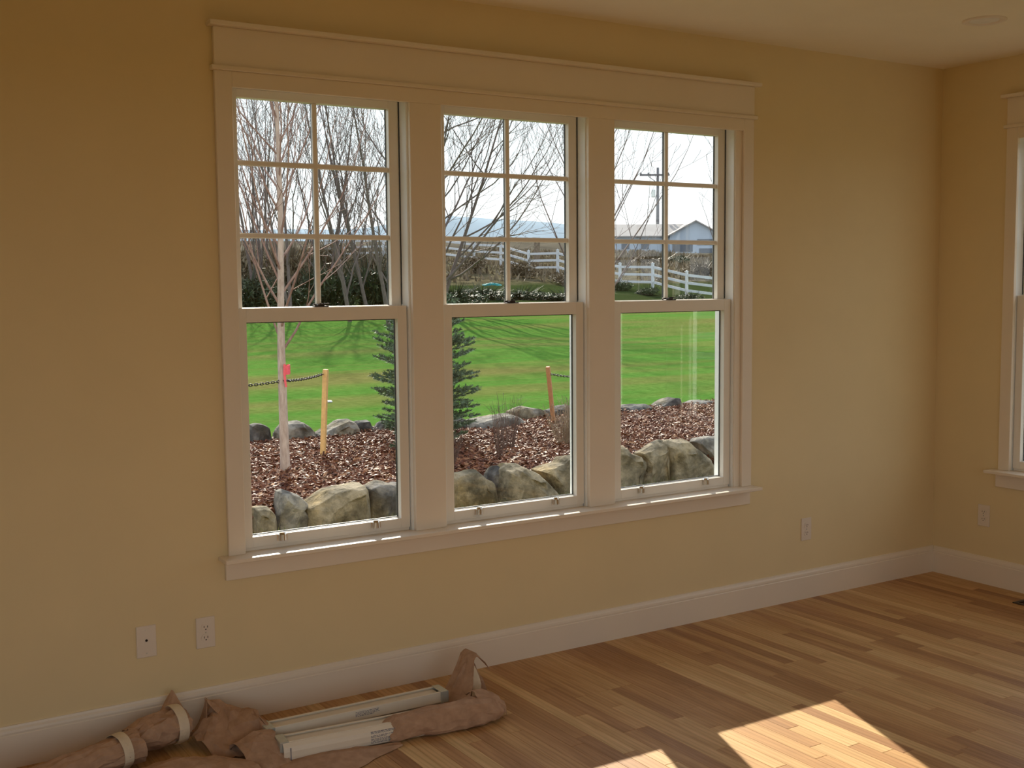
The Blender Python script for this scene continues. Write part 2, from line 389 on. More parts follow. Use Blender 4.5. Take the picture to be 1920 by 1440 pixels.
    def lock_body():
        m = MB(); m.box(um-.030, um+.030, .028, .052, ZM1, ZM1+.0045, T); m.box(um-.014, um+.014, .030, .050, ZM1+.0045, ZM1+.011, T); m.box(um-.006, um+.036, .034, .041, ZM1+.011, ZM1+.0145, T)
        return m
    lock_body().build('sash_lock', 'bronze', lo, .002)
    m = MB(); m.box(um-.02, um+.02, .062, .074, 1.532, 1.541, T); m.build('lock_keeper', 'bronze', uo, .002)
    return root
labs = {'N': ['left unit of the triple window, with the staked birch seen through it', 'middle unit of the triple window', 'right unit of the triple window, with the long shed seen through it'],
        'E': ['nearest unit of the window in the right-hand wall, cut by the frame', None, None]}
def triple(T, side):
    for i in range(3):
        r_ = unit(US[i], T, side)
        if labs[side][i]: r_['label'] = labs[side][i]
    a0, a1 = US[0]-.005, US[0]+SW+.005; 
    # mullion posts between units and fillers at the ends
    gaps = [(US[0]-.022, .451-.0), (US[0]+SW+.022, US[1]-.022), (US[1]+SW+.022, US[2]-.022), (US[2]+SW+.022, 2.955)]
    for (a, c) in gaps:
        a, c = min(a, c), max(a, c)
        if c-a > .003: m = MB().box(a, c, .001, .130, .60, ZT, T).build('trim_%d' % tn(), 'exterior_white', None); m['kind'] = 'structure'
    def tr(nm, boxes, label=None, bev=.0018, mat='trim_paint'):
        m = MB()
        for q in boxes: m.box(*q, T)
        o = m.build('trim_%d' % tn(), mat, None, bev); o['kind'] = 'structure'
        if label: o['label'] = label
    w = {'N': 'triple window', 'E': 'right-wall window'}[side]
    tr('l', [(.405, .469, -.018, 0, .6236, 2.378)], 'flat casing board on the left of the '+w)
    tr('r', [(2.947, 3.009, -.018, 0, .6236, 2.378)], 'flat casing board on the right of the '+w)
    tr('m', [(1.178, 1.318, -.018, .010, .6236, 2.322)], 'wide mullion board between left and middle units of the '+w)
    tr('m', [(2.040, 2.180, -.018, .010, .6236, 2.322)], 'wide mullion board between middle and right units of the '+w)
    tr('stop', [(2.906, 2.9465, -.004, .012, .6236, 2.33)])
    tr('h', [(.469, 2.947, -.018, 0, 2.322, 2.378)], 'lower head casing board of the '+w)
    tr('bead', [(.393, 3.021, -.032, 0, 2.378, 2.3935)], 'thin projecting bead across the head of the '+w)
    tr('frieze', [(.405, 3.009, -.020, 0, 2.3935, 2.529)], 'broad frieze board over the '+w)
    tr('cap', [(.385, 3.029, -.050, 0, 2.529, 2.5455)], 'projecting top cap of the '+w)
    tr('stool', [(.370, 3.016, -.090, .0, .609, .6240), (.453, 2.953, 0, .062, .609, .6239)], 'window stool, sun-streaked along its edge, of the '+w)
    tr('apron', [(.392, 3.004, -.018, 0, .533, .609)], 'apron board under the stool of the '+w)
    # exterior casing
    tr('x', [(.36, .440, .125, .145, .55, 2.43), (2.966, 3.05, .125, .145, .55, 2.43), (.36, 3.05, .125, .15, 2.345, 2.44), (.36, 3.05, .125, .165, .54, .60),
             (1.195, 1.302, .130, .142, .60, 2.345), (2.06, 2.167, .130, .142, .60, 2.345)], mat='exterior_white')
tcount = [0]
def tn(): tcount[0] += 1; return tcount[0]
triple(TN, 'N'); triple(TE, 'E')

# portals help sample the daylight through the openings
def portal(loc, rot, sx_, sy_):
    d = bpy.data.lights.new('window_daylight', 'AREA'); d.shape = 'RECTANGLE'; d.size = sx_; d.size_y = sy_; d.cycles.is_portal = True
    o = bpy.data.objects.new('window_daylight', d); COL.objects.link(o); o.location = loc; o.rotation_euler = rot
portal((-2.7, .22, 1.47), (R(-90), 0, 0), 2.6, 1.8); portal((.22, -1.7, 1.47), (R(90), 0, R(90)), 2.6, 1.8); portal((-4.9, YS-.2, 1.22), (R(90), 0, 0), 4.6, 2.45); portal((XW-.2, -4.05, 1.67), (R(90), 0, R(-90)), 3.7, 1.55)

# added glazing, unseen, to let in more daylight: white frames with fixed panes
m = MB()
xs_ = [-7.2+i*1.136 for i in range(5)]
for x0 in xs_: m.box(min(x0, -2.66), min(x0, -2.66)+.06, YS-.1, YS-.02, 0, 2.45)
m.box(-7.2, -2.6, YS-.1, YS-.02, 2.38, 2.45).box(-7.2, -2.6, YS-.1, YS-.02, 0, .1)
dr = m.build('added_door_1', 'exterior_white'); dr['kind'] = 'structure'
for a, c in zip(xs_[:-1], xs_[1:]): MB().box(a+.06, min(c, -2.66), YS-.062, YS-.058, .1, 2.38).build('pane', 'glass', dr)
m = MB(); ys_ = [-5.9+i*.91 for i in range(5)]  # west side: unseen window, added for extra room light
for y0 in ys_: m.box(XW-.1, XW-.02, y0, y0+.06, .9, 2.45)
m.box(XW-.1, XW-.02, -5.9, -2.2, 2.38, 2.45).box(XW-.1, XW-.02, -5.9, -2.2, .9, .97)
dr = m.build('window_7', 'exterior_white'); dr['kind'] = 'structure'
for a, c in zip(ys_[:-1], ys_[1:]): MB().box(XW-.062, XW-.058, a+.06, c, .97, 2.38).build('pane', 'glass', dr)

# ------------------------------------------------------------------ wall plates, downlight, floor register
def plate(nm, T, duplex, label, cat):
    root = empty(nm); o = MB().box(-.035, .035, 0, .0055, -.0573, .0573, T); o.build('cover_plate', 'outlet_plastic', root, .0018)
    if duplex:
        for s_ in (-1, 1):
            zc = s_*.0195; m = MB(); n0 = 0
            ring = []
            for j in range(20):
                a = 2*math.pi*j/20; x_ = .0172*math.cos(a); z_ = max(-.0135, min(.0135, .0172*math.sin(a))); ring.append((x_, z_))
            for d in (.0050, .0075):
                for (x_, z_) in ring: m.v.append(T(x_, d, zc+z_))
            for j in range(20): m.f.append((j, (j+1) % 20, 20+(j+1) % 20, 20+j))
            m.f.append(tuple(range(20, 40)))
            rc = m.build('receptacle', 'outlet_plastic', root)
            q = MB(); q.box(-.0075, -.0052, .0070, .0079, zc-.001, zc+.0065, T).box(.0052, .0075, .0070, .0079, zc-.001, zc+.0065, T).box(-.0022, .0022, .0070, .0079, zc-.009, zc-.0048, T)
            q.build('slots', 'slot_dark', rc)
        MB().box(-.0022, .0022, .0050, .0068, -.0022, .0022, T).build('screw', 'galvanised', root)
    else:
        m = MB()
        for d in (.005, .0066):
            for j in range(14):
                a = 2*math.pi*j/14; m.v.append(T(.0045*math.cos(a), d, .004+.0045*math.sin(a)))
        for j in range(14): m.f.append((j, (j+1) % 14, 14+(j+1) % 14, 14+j))
        m.f.append(tuple(range(14, 28))); m.build('cable_hole', 'slot_dark', root)
        for z_ in (-.042, .042): MB().box(-.002, .002, .005, .0063, z_-.002, z_+.002, T).build('screw', 'galvanised', root)
    return tag(root, label, cat)
plate('cable_plate', lambda a, d, z: (-4.3035+a, -d, .354+z), False, 'blank cream wall plate with one dark cable hole, left of an outlet', 'wall plate')
plate('power_outlet', lambda a, d, z: (-4.090+a, -d, .3505+z), True, 'cream duplex outlet on the window wall, above the brown paper', 'outlet')
plate('power_outlet', lambda a, d, z: (-.9965+a, -d, .357+z), True, 'cream duplex outlet between the triple window and the room corner', 'outlet')
plate('power_outlet', lambda a, d, z: (-d, -.319-a, .3645+z), True, 'cream duplex outlet low on the right-hand wall beyond the corner', 'outlet')

root = empty('recessed_light', (-.83, -.845, H)); tag(root, 'round recessed ceiling light with flat white trim ring, unlit', 'ceiling light')
m = MB(); n = 40
prof = [(.092, 0), (.092, -.004), (.084, -.007), (.068, -.005), (.062, 0.0)]
for r_, h in prof:
    for j in range(n): m.v.append((r_*math.cos(2*math.pi*j/n), r_*math.sin(2*math.pi*j/n), h))
for i in range(4):
    for j in range(n): m.f.append((i*n+j, i*n+(j+1) % n, (i+1)*n+(j+1) % n, (i+1)*n+j))
m.build('trim_ring', 'outlet_plastic', root, smooth=True)
MB().lathe([(.062, -.0015), (.03, -.003), (.002, -.0035)], (0, 0, 0), 'z', 32).build('lens', 'frosted', root)

root = empty('floor_register', (-.155, -.80, 0)); tag(root, 'dark bronze floor register near the right-hand baseboard', 'floor vent')
m = MB(); m.box(-.062, .062, -.155, -.14, 0, .005).box(-.062, .062, .14, .155, 0, .005).box(-.062, -.046, -.14, .14, 0, .005).box(.046, .062, -.14, .14, 0, .005); m.build('register_frame', 'bronze', root, .0015)
MB().box(-.046, .046, -.14, .14, 0.0, .0008).build('register_base', 'slot_dark', root)
for j in range(14): MB().box(-.046, .046, -.135+j*.0205, -.128+j*.0205, .0008, .0042).build('louvre', 'bronze', root)
MB().box(-.003, .003, -.14, .14, .0008, .0044).build('louvre_bar', 'bronze', root)

# ------------------------------------------------------------------ blinds and brown paper on the floor
def blind(name, p0, ang, L, label, front_board, ztop):
    root = empty(name, (p0[0], p0[1], 0)); root.rotation_euler = (0, 0, ang); tag(root, label, 'window blind')
    y0, y1 = -.080, 0.0
    # headrail: U channel open upward
    m = MB(); z0, z1 = ztop-.040, ztop; w = .0022; yb, yf = -.008, -.080
    m.box(0, L, yf, yb, z0, z0+w).box(0, L, yf, yf+w, z0+w, z1).box(0, L, yb-w, yb, z0+w, z1).box(0, L, yf+w, yf+.010, z1-w, z1).box(0, L, yb-.010, yb-w, z1-w, z1)
    m.build('headrail', 'blind_white', root, .0006)
    MB().box(.03, L-.03, yf+.003, yb-.003, z1-.011, z1-.008).build('channel_insert', 'blind_white', root)
    for xx in (0, L-.028):
        m = MB(); m.box(xx-.002, xx+.028, yf-.002, yb+.002, z1-.001, z1+.002).box(xx-.002, xx+.028, yf-.003, yf-.0005, z0-.002, z1).box((xx-.003 if xx == 0 else xx+.027), (xx+.0 if xx == 0 else xx+.031), yf-.003, yb+.002, z0-.002, z1)
        m.build('end_bracket', 'galvanised', root, .0006)
    MB().tube([(.01, -.044, z1-.020), (L-.01, -.044, z1-.020)], .004, 8).build('tilt_rod', 'galvanised', root)
    n = int((z0-.012)/.0042)
    for j in range(n):
        zz = .0105+j*.0042; dy = .003*math.sin(j*1.7)
        MB().box(.012, L-.012, -.070+dy, -.018+dy, zz, zz+.0030).build('slat', 'blind_slat', root)
    MB().box(.010, L-.010, -.071, -.016, 0.0005, .0100).build('bottom_rail', 'blind_white', root, .002)
    if front_board:
        m = MB(); prof = [(-.0835, .004), (-.094, .012), (-.098, .026), (-.098, .045), (-.094, .060), (-.0835, ztop-.002)]
        k_ = len(prof)
        for xx in (.006, L-.05):
            for (a, c) in prof: m.v.append((xx, a, c))
            for (a, c) in prof[::-1]: m.v.append((xx, a+.004, c))
        for j in range(2*k_): m.f.append((j, (j+1) % (2*k_), 2*k_+(j+1) % (2*k_), 2*k_+j))
        m.f.append(tuple(range(2*k_))[::-1]); m.f.append(tuple(range(2*k_, 4*k_)))
        v = m.build('valance', 'blind_white', root); 
        r2 = random.Random(5)
        q = MB()
        for row in range(9):
            zc = .0570-row*.0045-(.0025 if row > 4 else 0); yy = -.0985 if .026 < zc < .045 else (-.0965 if zc > .045 else -.0972)
            xx = .315
            while xx < .402-(.03 if row == 4 else 0):
                wl = r2.uniform(.004, .012); q.box(xx, min(xx+wl, .405), yy-.0004, yy+.003, zc, zc+.0018); xx += wl+.0024
        q.build('printed_lines', 'printed_ink', v)
        MB().box(.028, .031, -.0995, -.097, .012, .058).build('end_seam', 'printed_ink', v)
    else:
        r2 = random.Random(9); q = MB()
        for row in range(4):
            xx = .33
            while xx < .42-(.02 if row == 3 else 0):
                wl = r2.uniform(.004, .011); q.box(xx, xx+wl, -.0806, -.0798, .0745-row*.0048, .0765-row*.0048); xx += wl+.0022
        q.build('printed_lines', 'printed_ink', root)
    return root
blind('window_blind', (-3.995, -.287, 0), R(-1.0), .705, 'white blind headrail on its slats, nearest the baseboard, fully unwrapped', False, .085)
blind('window_blind', (-3.985, -.405, 0), R(-5.4), .735, 'white blind half sleeved in brown paper, farther from the baseboard', True, .074)

def sheet(rows, name, parent, mat='kraft', sub=3, jit=.004, seed=1, thick=.0012):
    """Crumpled sheet lofted through rows of 3D points, Catmull-Rom both ways, jittered and flat-shaded."""
    P = np.array(rows, float)
    def cr_(P, n):
        out = []
        m = len(P)
        for i in range(m-1):
            p0, p1, p2, p3 = P[max(i-1, 0)], P[i], P[i+1], P[min(i+2, m-1)]
            for j in range(n):
                t = j/n; out.append(.5*((2*p1)+(-p0+p2)*t+(2*p0-5*p1+4*p2-p3)*t*t+(-p0+3*p1-3*p2+p3)*t**3))
        out.append(P[-1]); return np.array(out)
    G = cr_(P, sub); G = cr_(G.transpose(1, 0, 2), sub).transpose(1, 0, 2)
    rs = np.random.RandomState(seed)
    nz = np.zeros(G.shape)
    a, b_ = G.shape[:2]
    for i in range(a):
        for j in range(b_):
            v = Vector(G[i, j])*18+Vector((seed*3.1, 0, 0)); n_ = noise.noise_vector(v); v2 = Vector(G[i, j])*55+Vector((0, seed*7., 0)); n2 = noise.noise_vector(v2)
            nz[i, j] = np.array(n_)*jit*1.2+np.array(n2)*jit*.5
    G = G+nz+rs.uniform(-1, 1, G.shape)*jit*.62
    G[:, :, 2] = np.maximum(G[:, :, 2], .0012); G[:, :, 1] = np.minimum(G[:, :, 1], -.018)
    m = MB(); m.v = [tuple(p) for p in G.reshape(-1, 3)]
    for i in range(a-1):
        for j in range(b_-1):
            q = i*b_+j
            if (i+j) % 2: m.f += [(q, q+1, q+b_+1), (q, q+b_+1, q+b_)]
            else: m.f += [(q, q+1, q+b_), (q+1, q+b_+1, q+b_)]
    return m.build(name, mat, parent, solid=thick)
def roll_rows(path, radii, yz=(1, 1), a0=-200, a1=140, n=9, squash=.9):
    rows = []
    for i, (p, r) in enumerate(zip(path, radii)):
        q = path[min(i+1, len(path)-1)]; o = path[max(i-1, 0)]
        d = (Vector(q)-Vector(o)).normalized(); s_ = d.cross(Vector((0, 0, 1))).normalized()
        rows.append([tuple(Vector(p)+s_*(r*math.cos(R(a0+(a1-a0)*j/(n-1))))+Vector((0, 0, r*squash*math.sin(R(a0+(a1-a0)*j/(n-1)))))) for j in range(n)])
    return rows

# sleeve around the right half of the front blind
sl = empty('kraft_paper', (0, 0, 0)); tag(sl, 'brown paper sleeve wrapped over the right half of the front blind', 'packing paper')
def prof_c(x, yb, yf, zt, zb=.002): return [(x-.02, yb, zt-.004), (x-.01, (yb+yf)/2, zt+.006), (x, yf+.012, zt), (x+.004, yf-.006, zt*.55), (x, yf-.004, .014), (x-.004, yf+.02, zb)]
sheet([prof_c(-3.615, -.482, -.535, .050), prof_c(-3.575, -.478, -.545, .078), prof_c(-3.48, -.470, -.556, .083), prof_c(-3.36, -.478, -.570, .084), prof_c(-3.25, -.470, -.575, .082), prof_c(-3.18, -.45, -.565, .070), prof_c(-3.135, -.455, -.535, .040)], 'paper_sleeve', sl, jit=.006, seed=3)
sheet([[(-3.24, -.41, .072), (-3.19, -.40, .070), (-3.14, -.42, .055)], [(-3.23, -.44, .088), (-3.18, -.44, .084), (-3.125, -.45, .058)], [(-3.23, -.48, .086), (-3.17, -.49, .076), (-3.115, -.50, .042)], [(-3.22, -.52, .05), (-3.16, -.52, .04), (-3.12, -.53, .004)]], 'sleeve_end', sl, jit=.006, seed=8)
# sheet peaked into an arch by the baseboard, with tape
ar = empty('kraft_paper'); tag(ar, 'torn brown paper standing in a peak with white tape, right of both blinds', 'packing paper')
sheet([[(-3.300, -.30, .004), (-3.27, -.36, .010), (-3.235, -.43, .030)], [(-3.235, -.27, .06), (-3.215, -.315, .065), (-3.185, -.38, .070)], [(-3.170, -.235, .125), (-3.16, -.27, .125), (-3.150, -.33, .115)], [(-3.128, -.215, .172), (-3.118, -.25, .168), (-3.112, -.29, .158)], [(-3.088, -.215, .152), (-3.078, -.25, .142), (-3.074, -.29, .128)], [(-3.058, -.225, .120), (-3.050, -.255, .108), (-3.048, -.29, .094)]], 'peaked_sheet', ar, jit=.003, seed=11)
sheet([[(-3.255, -.30, .003), (-3.20, -.31, .003), (-3.135, -.31, .003), (-3.07, -.31, .003)], [(-3.235, -.305, .05), (-3.185, -.315, .05), (-3.13, -.305, .05), (-3.085, -.315, .045)], [(-3.20, -.29, .09), (-3.165, -.295, .095), (-3.13, -.28, .10), (-3.095, -.29, .09)], [(-3.165, -.275, .13), (-3.15, -.275, .138), (-3.13, -.265, .14), (-3.11, -.27, .125)]], 'back_sheet', ar, jit=.004, seed=14)
sheet([[(-3.150, -.318, .012), (-3.115, -.318, .012)], [(-3.148, -.322, .06), (-3.112, -.322, .06)], [(-3.148, -.308, .10), (-3.118, -.308, .10)], [(-3.143, -.290, .137), (-3.130, -.290, .14)]], 'tape_strip', ar, mat='tape', jit=.0015, seed=2)
# loose flap in front
fl = empty('kraft_paper'); tag(fl, 'flat strip of brown paper lying on the floor in front of the blinds', 'packing paper')
sheet([[(-4.10, -.50, .003), (-4.06, -.60, .004), (-4.02, -.72, .003)], [(-3.95, -.500, .016), (-3.93, -.58, .018), (-3.90, -.70, .003)], [(-3.82, -.508, .020), (-3.80, -.575, .022), (-3.78, -.66, .003)], [(-3.70, -.530, .014), (-3.69, -.565, .014), (-3.68, -.61, .003)], [(-3.585, -.548, .006), (-3.58, -.56, .006), (-3.58, -.575, .003)]], 'paper_flap', fl, jit=.003, seed=21)
# rolls on the left, each with a band of tape
r1 = empty('kraft_paper'); tag(r1, 'long roll of brown paper at far left with pale tape band', 'packing paper')
sheet(roll_rows([(-4.95, -.36, .050), (-4.80, -.32, .052), (-4.65, -.28, .056), (-4.50, -.235, .060), (-4.40, -.205, .062)], [.050, .052, .056, .060, .058], n=9), 'paper_roll', r1, jit=.007, seed=31)
sheet(roll_rows([(-4.478, -.229, .0615), (-4.462, -.224, .062), (-4.444, -.219, .0625)], [.0665, .0675, .0675], a0=-60, a1=190, n=7), 'tape_band', r1, mat='tape', sub=4, jit=.0006, seed=32)
r2_ = empty('kraft_paper'); tag(r2_, 'brown paper roll flaring to a dark pointed corner, beside baseboard', 'packing paper')
sheet(roll_rows([(-4.42, -.16, .066), (-4.34, -.145, .072), (-4.27, -.13, .076), (-4.21, -.12, .072)], [.052, .062, .066, .060], n=9), 'paper_roll', r2_, jit=.009, seed=41)
sheet([[(-4.305, -.09, .095), (-4.255, -.115, .120), (-4.200, -.13, .085)], [(-4.275, -.065, .125), (-4.243, -.085, .148), (-4.198, -.115, .100)], [(-4.240, -.045, .165), (-4.228, -.050, .172), (-4.205, -.09, .120)]], 'paper_corner', r2_, jit=.002, seed=42)
sheet(roll_rows([(-4.262, -.128, .0775), (-4.243, -.125, .078), (-4.228, -.122, .0775)], [.0745, .0755, .074], a0=-70, a1=150, n=7), 'tape_band', r2_, mat='tape', sub=4, jit=.0006, seed=43)
r3 = empty('kraft_paper'); tag(r3, 'crumpled heap of brown paper against left ends of the blinds', 'packing paper')
sheet([[(-4.20, -.10, .003), (-4.20, -.16, .045), (-4.19, -.24, .040), (-4.18, -.30, .003)], [(-4.15, -.08, .05), (-4.13, -.15, .095), (-4.14, -.24, .055), (-4.13, -.34, .003)], [(-4.115, -.07, .125), (-4.085, -.14, .110), (-4.09, -.25, .065), (-4.08, -.36, .010)], [(-4.07, -.09, .085), (-4.04, -.17, .115), (-4.03, -.27, .085), (-4.03, -.38, .02)], [(-4.025, -.12, .055), (-4.0, -.20, .105), (-3.995, -.30, .095), (-3.99, -.42, .03)], [(-4.00, -.14, .003), (-3.985, -.22, .075), (-3.975, -.32, .088), (-3.97, -.44, .018)]], 'crumpled_sheet', r3, jit=.010, seed=51)
sheet([[(-4.165, -.20, .01), (-4.155, -.13, .01)], [(-4.150, -.17, .07), (-4.140, -.12, .07)], [(-4.136, -.13, .145), (-4.130, -.11, .148)]], 'paper_fold', r3, jit=.003, seed=53)
sheet([[(-4.132, -.13, .140), (-4.128, -.11, .146)], [(-4.095, -.16, .095), (-4.09, -.12, .115)], [(-4.03, -.18, .085), (-4.03, -.13, .10)]], 'paper_fold', r3, jit=.004, seed=54)
sheet([[(-4.12, -.30, .012), (-4.11, -.36, .055), (-4.10, -.43, .045), (-4.10, -.50, .003)], [(-4.05, -.31, .05), (-4.05, -.37, .085), (-4.03, -.45, .06), (-4.03, -.53, .003)], [(-3.99, -.33, .07), (-3.985, -.40, .085), (-3.98, -.47, .05), (-3.97, -.54, .003)]], 'crumpled_fold', r3, jit=.007, seed=52)
r4 = empty('kraft_paper'); tag(r4, 'brown paper sheet crumpled on the floor, bottom left corner foreground', 'packing paper')
sheet([[(-4.58, -.38, .003), (-4.56, -.46, .030), (-4.53, -.56, .030), (-4.50, -.70, .003)], [(-4.45, -.33, .02), (-4.43, -.42, .060), (-4.41, -.53, .045), (-4.38, -.68, .003)], [(-4.32, -.30, .02), (-4.30, -.40, .065), (-4.28, -.50, .045), (-4.26, -.66, .006)], [(-4.20, -.33, .012), (-4.18, -.41, .040), (-4.17, -.50, .050), (-4.15, -.62, .006)], [(-4.10, -.40, .008), (-4.09, -.45, .030), (-4.08, -.52, .030), (-4.07, -.60, .003)]], 'crumpled_sheet', r4, jit=.008, seed=61)

# ------------------------------------------------------------------ TERRAIN
CP = [(0.1, 8.9, -.2), (4.3, 7.5, -.2), (3.6, 17.4, -.15), (10.1, 14.5, -.18), (8, 27.7, 0), (17.9, 23.8, -.15), (12.3, 38, .32), (18.5, 34.2, .42), (25.7, 33.2, .25),
      (15.1, 44.6, .84), (21.7, 41.7, .95), (17.1, 49.4, 1.42), (19.75, 48.9, 1.53), (25.3, 47.8, 1.61), (20.3, 56.9, 2.14), (24.2, 66.4, 2.92), (34.2, 90, 4.6), (51, 91, 4.8), (59.7, 85.8, 4.5),
      (29.4, 69.1, 3.49), (31.6, 65.4, 3.34), (33.3, 61.9, 2.98), (34.75, 56.1, 2.24), (36.5, 49, 1.31), (37.3, 44.9, .76), (38.5, 41.8, .42), (39.4, 38.8, .21), (49.9, 62, 2.86), (45.2, 77, 4.0),
      (111.7, 136, 6.25), (104.6, 140.7, 6.16), (111, 124.7, 5.8), (64, 142, 7.6), (128, 209.5, 10.8), (51.6, 150, 7.8), (35.7, 38.8, .45), (79.7, 85, 3.3), (0, 4.5, -.28), (-3, 4.5, -.28), (3, 4.4, -.28),
      (0, 1, -.32), (-5, 1, -.32), (5, 1, -.32), (-8, -10, -.35), (5, -10, -.35), (8, -3, -.35), (15, -8, -.4), (-12, 5, -.3), (-10, 20, -.2), (-12, 45, .8), (-10, 80, 3.5), (20, -25, -.5), (-20, -20, -.4), (45, 0, -.5), (60, 25, 0),
      (400, 700, 30), (700, 400, 30), (0, 700, 32), (800, 0, 25), (0, -600, 0), (-600, 0, 10), (-500, 500, 25), (560, 560, 32), (230, 330, 15.5), (330, 230, 15)]
CPa = np.array(CP)
def terr(x, y):
    x = np.asarray(x, float); y = np.asarray(y, float)
    d2 = (x[..., None]-CPa[:, 0])**2+(y[..., None]-CPa[:, 1])**2+.6
    w = d2**-1.8; return (w*CPa[:, 2]).sum(-1)/w.sum(-1)
rad = [.5*1.062**i for i in range(130)]; rad = [r_ for r_ in rad if r_ < 1150]
NA = 220; m = MB(); gx, gy = -2.7, 1.2
ang = []
for j in range(NA): ang.append(2*math.pi*j/NA)
Xs = np.array([[gx+r_*math.cos(a) for a in ang] for r_ in rad]); Ys = np.array([[gy+r_*math.sin(a) for a in ang] for r_ in rad]); Zs = terr(Xs, Ys)
inside = (Xs < .1) & (Xs > XW-.1) & (Ys < .1) & (Ys > YS-.1); Zs[inside] = -.36
m.v = [(float(a), float(b_), float(c)) for a, b_, c in zip(Xs.ravel(), Ys.ravel(), Zs.ravel())]; m.v.append((gx, gy, -.32)); ci = len(m.v)-1
for i in range(len(rad)-1):
    for j in range(NA): m.f.append((i*NA+j, (i+1)*NA+j, (i+1)*NA+(j+1) % NA, i*NA+(j+1) % NA))
for j in range(NA): m.f.append((ci, j, (j+1) % NA))
tag(m.build('lawn_ground', 'ground', smooth=True), 'green lawn rising to dry tan field behind the fence', kind='structure')
# distant ridge
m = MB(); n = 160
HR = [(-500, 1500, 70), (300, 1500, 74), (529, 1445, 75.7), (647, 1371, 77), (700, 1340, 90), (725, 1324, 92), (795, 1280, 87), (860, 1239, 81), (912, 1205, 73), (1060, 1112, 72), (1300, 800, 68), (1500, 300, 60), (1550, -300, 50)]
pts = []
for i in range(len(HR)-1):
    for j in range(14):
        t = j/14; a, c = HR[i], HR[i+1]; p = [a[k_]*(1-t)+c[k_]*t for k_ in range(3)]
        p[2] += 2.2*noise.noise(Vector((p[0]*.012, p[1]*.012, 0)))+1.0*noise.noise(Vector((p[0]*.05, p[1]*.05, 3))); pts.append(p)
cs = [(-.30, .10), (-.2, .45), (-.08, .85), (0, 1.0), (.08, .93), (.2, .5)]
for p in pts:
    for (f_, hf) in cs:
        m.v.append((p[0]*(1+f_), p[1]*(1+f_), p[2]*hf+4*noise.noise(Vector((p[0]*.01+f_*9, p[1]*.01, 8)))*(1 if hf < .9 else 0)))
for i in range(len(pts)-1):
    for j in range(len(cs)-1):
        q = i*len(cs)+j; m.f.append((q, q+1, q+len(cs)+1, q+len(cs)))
tag(m.build('distant_hill', 'hill_haze_tint', smooth=True), 'ridge along the horizon, distance haze painted into its blue-grey colour', kind='structure')
def gz(x, y): return float(terr(x, y))

# ------------------------------------------------------------------ MULCH BED AND BOULDERS
def bedz(x, y): return -.10+.035*noise.noise(Vector((x*.9, y*.9, 2)))-.10*max(0, 4.75-y)**2*6
m = MB(); nx, ny = 90, 34
for i in range(nx+1):
    for j in range(ny+1):
        x = -6+14.5*i/nx; y = 4.38+4.05*j/ny; z = bedz(x, y) if 0 < i < nx and 0 < j < ny else -.34
        m.v.append((x, y, z))
for i in range(nx):
    for j in range(ny): q = i*(ny+1)+j; m.f.append((q, q+ny+1, q+ny+2, q+1))
bed = tag(m.build('mulch_bed', 'soil', smooth=True), 'bed of red-brown bark chips between two rows of boulders', 'garden bed')
rs = np.random.RandomState(4)
def chip_shape(rs, sx_=1):
    L, w, t = sx_*rs.uniform(.018, .040), sx_*rs.uniform(.008, .016), sx_*rs.uniform(.003, .006)
    b_ = rs.uniform(-.3, .3)*L
    return np.array([(-L, -w*.5, -t), (L*.9, -w, -t), (L, w*.7, -t), (-L*.8, w, -t), (-L*.6, b_*.2, t), (L*.6, -b_*.3, t)])
CF = [(0, 1, 5, 4), (1, 2, 5), (2, 3, 4, 5), (3, 0, 4), (0, 3, 2, 1)]
def rotm(rs, tilt):
    a, b_, c = rs.uniform(0, 6.283), rs.normal(0, tilt), rs.normal(0, tilt)
    return np.array(Matrix.Rotation(a, 3, 'Z') @ Matrix.Rotation(b_, 3, 'X') @ Matrix.Rotation(c, 3, 'Y'))
ch_me = []
for k_ in range(24):
    q = MB(); q.v = [tuple(p) for p in chip_shape(rs, 1.25)]; q.f = CF; q.r = [((k_*.37) % 1)]*6
    me = bpy.data.meshes.new('bark_chip'); me.from_pydata(q.v, [], q.f); a = me.attributes.new('rnd', 'FLOAT', 'POINT'); a.data.foreach_set('value', q.r); me.materials.append(M['bark_chip']); ch_me.append(me)
cnt = 0
while cnt < 290:
    x, y = rs.uniform(-3.2, 2.6), rs.uniform(4.75, 5.6)
    u, v = to_px(x, y, -.08)
    if not (465 < u < 745 or 850 < u < 1075 or 1160 < u < 1345): continue
    if v > 975: continue
    o = bpy.data.objects.new('bark_chip', ch_me[rs.randint(24)]); COL.objects.link(o); o.parent = bed
    o.matrix_local = Matrix.Translation((x, y, bedz(x, y)+.028)) @ Matrix(rotm(rs, .35)).to_4x4(); cnt += 1
N = 46000; V = np.zeros((N*6, 3), np.float32); rn = np.zeros(N*6, np.float32)
xs = rs.uniform(-4.6, 7.6, N); ys = 4.42+(8.38-4.42)*rs.uniform(0, 1, N)
for i in range(N):
    P = chip_shape(rs) @ rotm(rs, .38).T; z = bedz(xs[i], ys[i])+.004+abs(rs.normal(0, .012))
    V[i*6:i*6+6] = P+np.array((xs[i], ys[i], z)); rn[i*6:i*6+6] = rs.beta(1.6, 2.0)
fc = []
for i in range(N):
    o6 = i*6; fc += [tuple(o6+q for q in f_) for f_ in CF]
q = MB(); q.v = V.tolist(); q.f = fc; q.r = rn.tolist(); oo = q.build('bark_chips', 'bark_chip', bed); oo['kind'] = 'stuff'

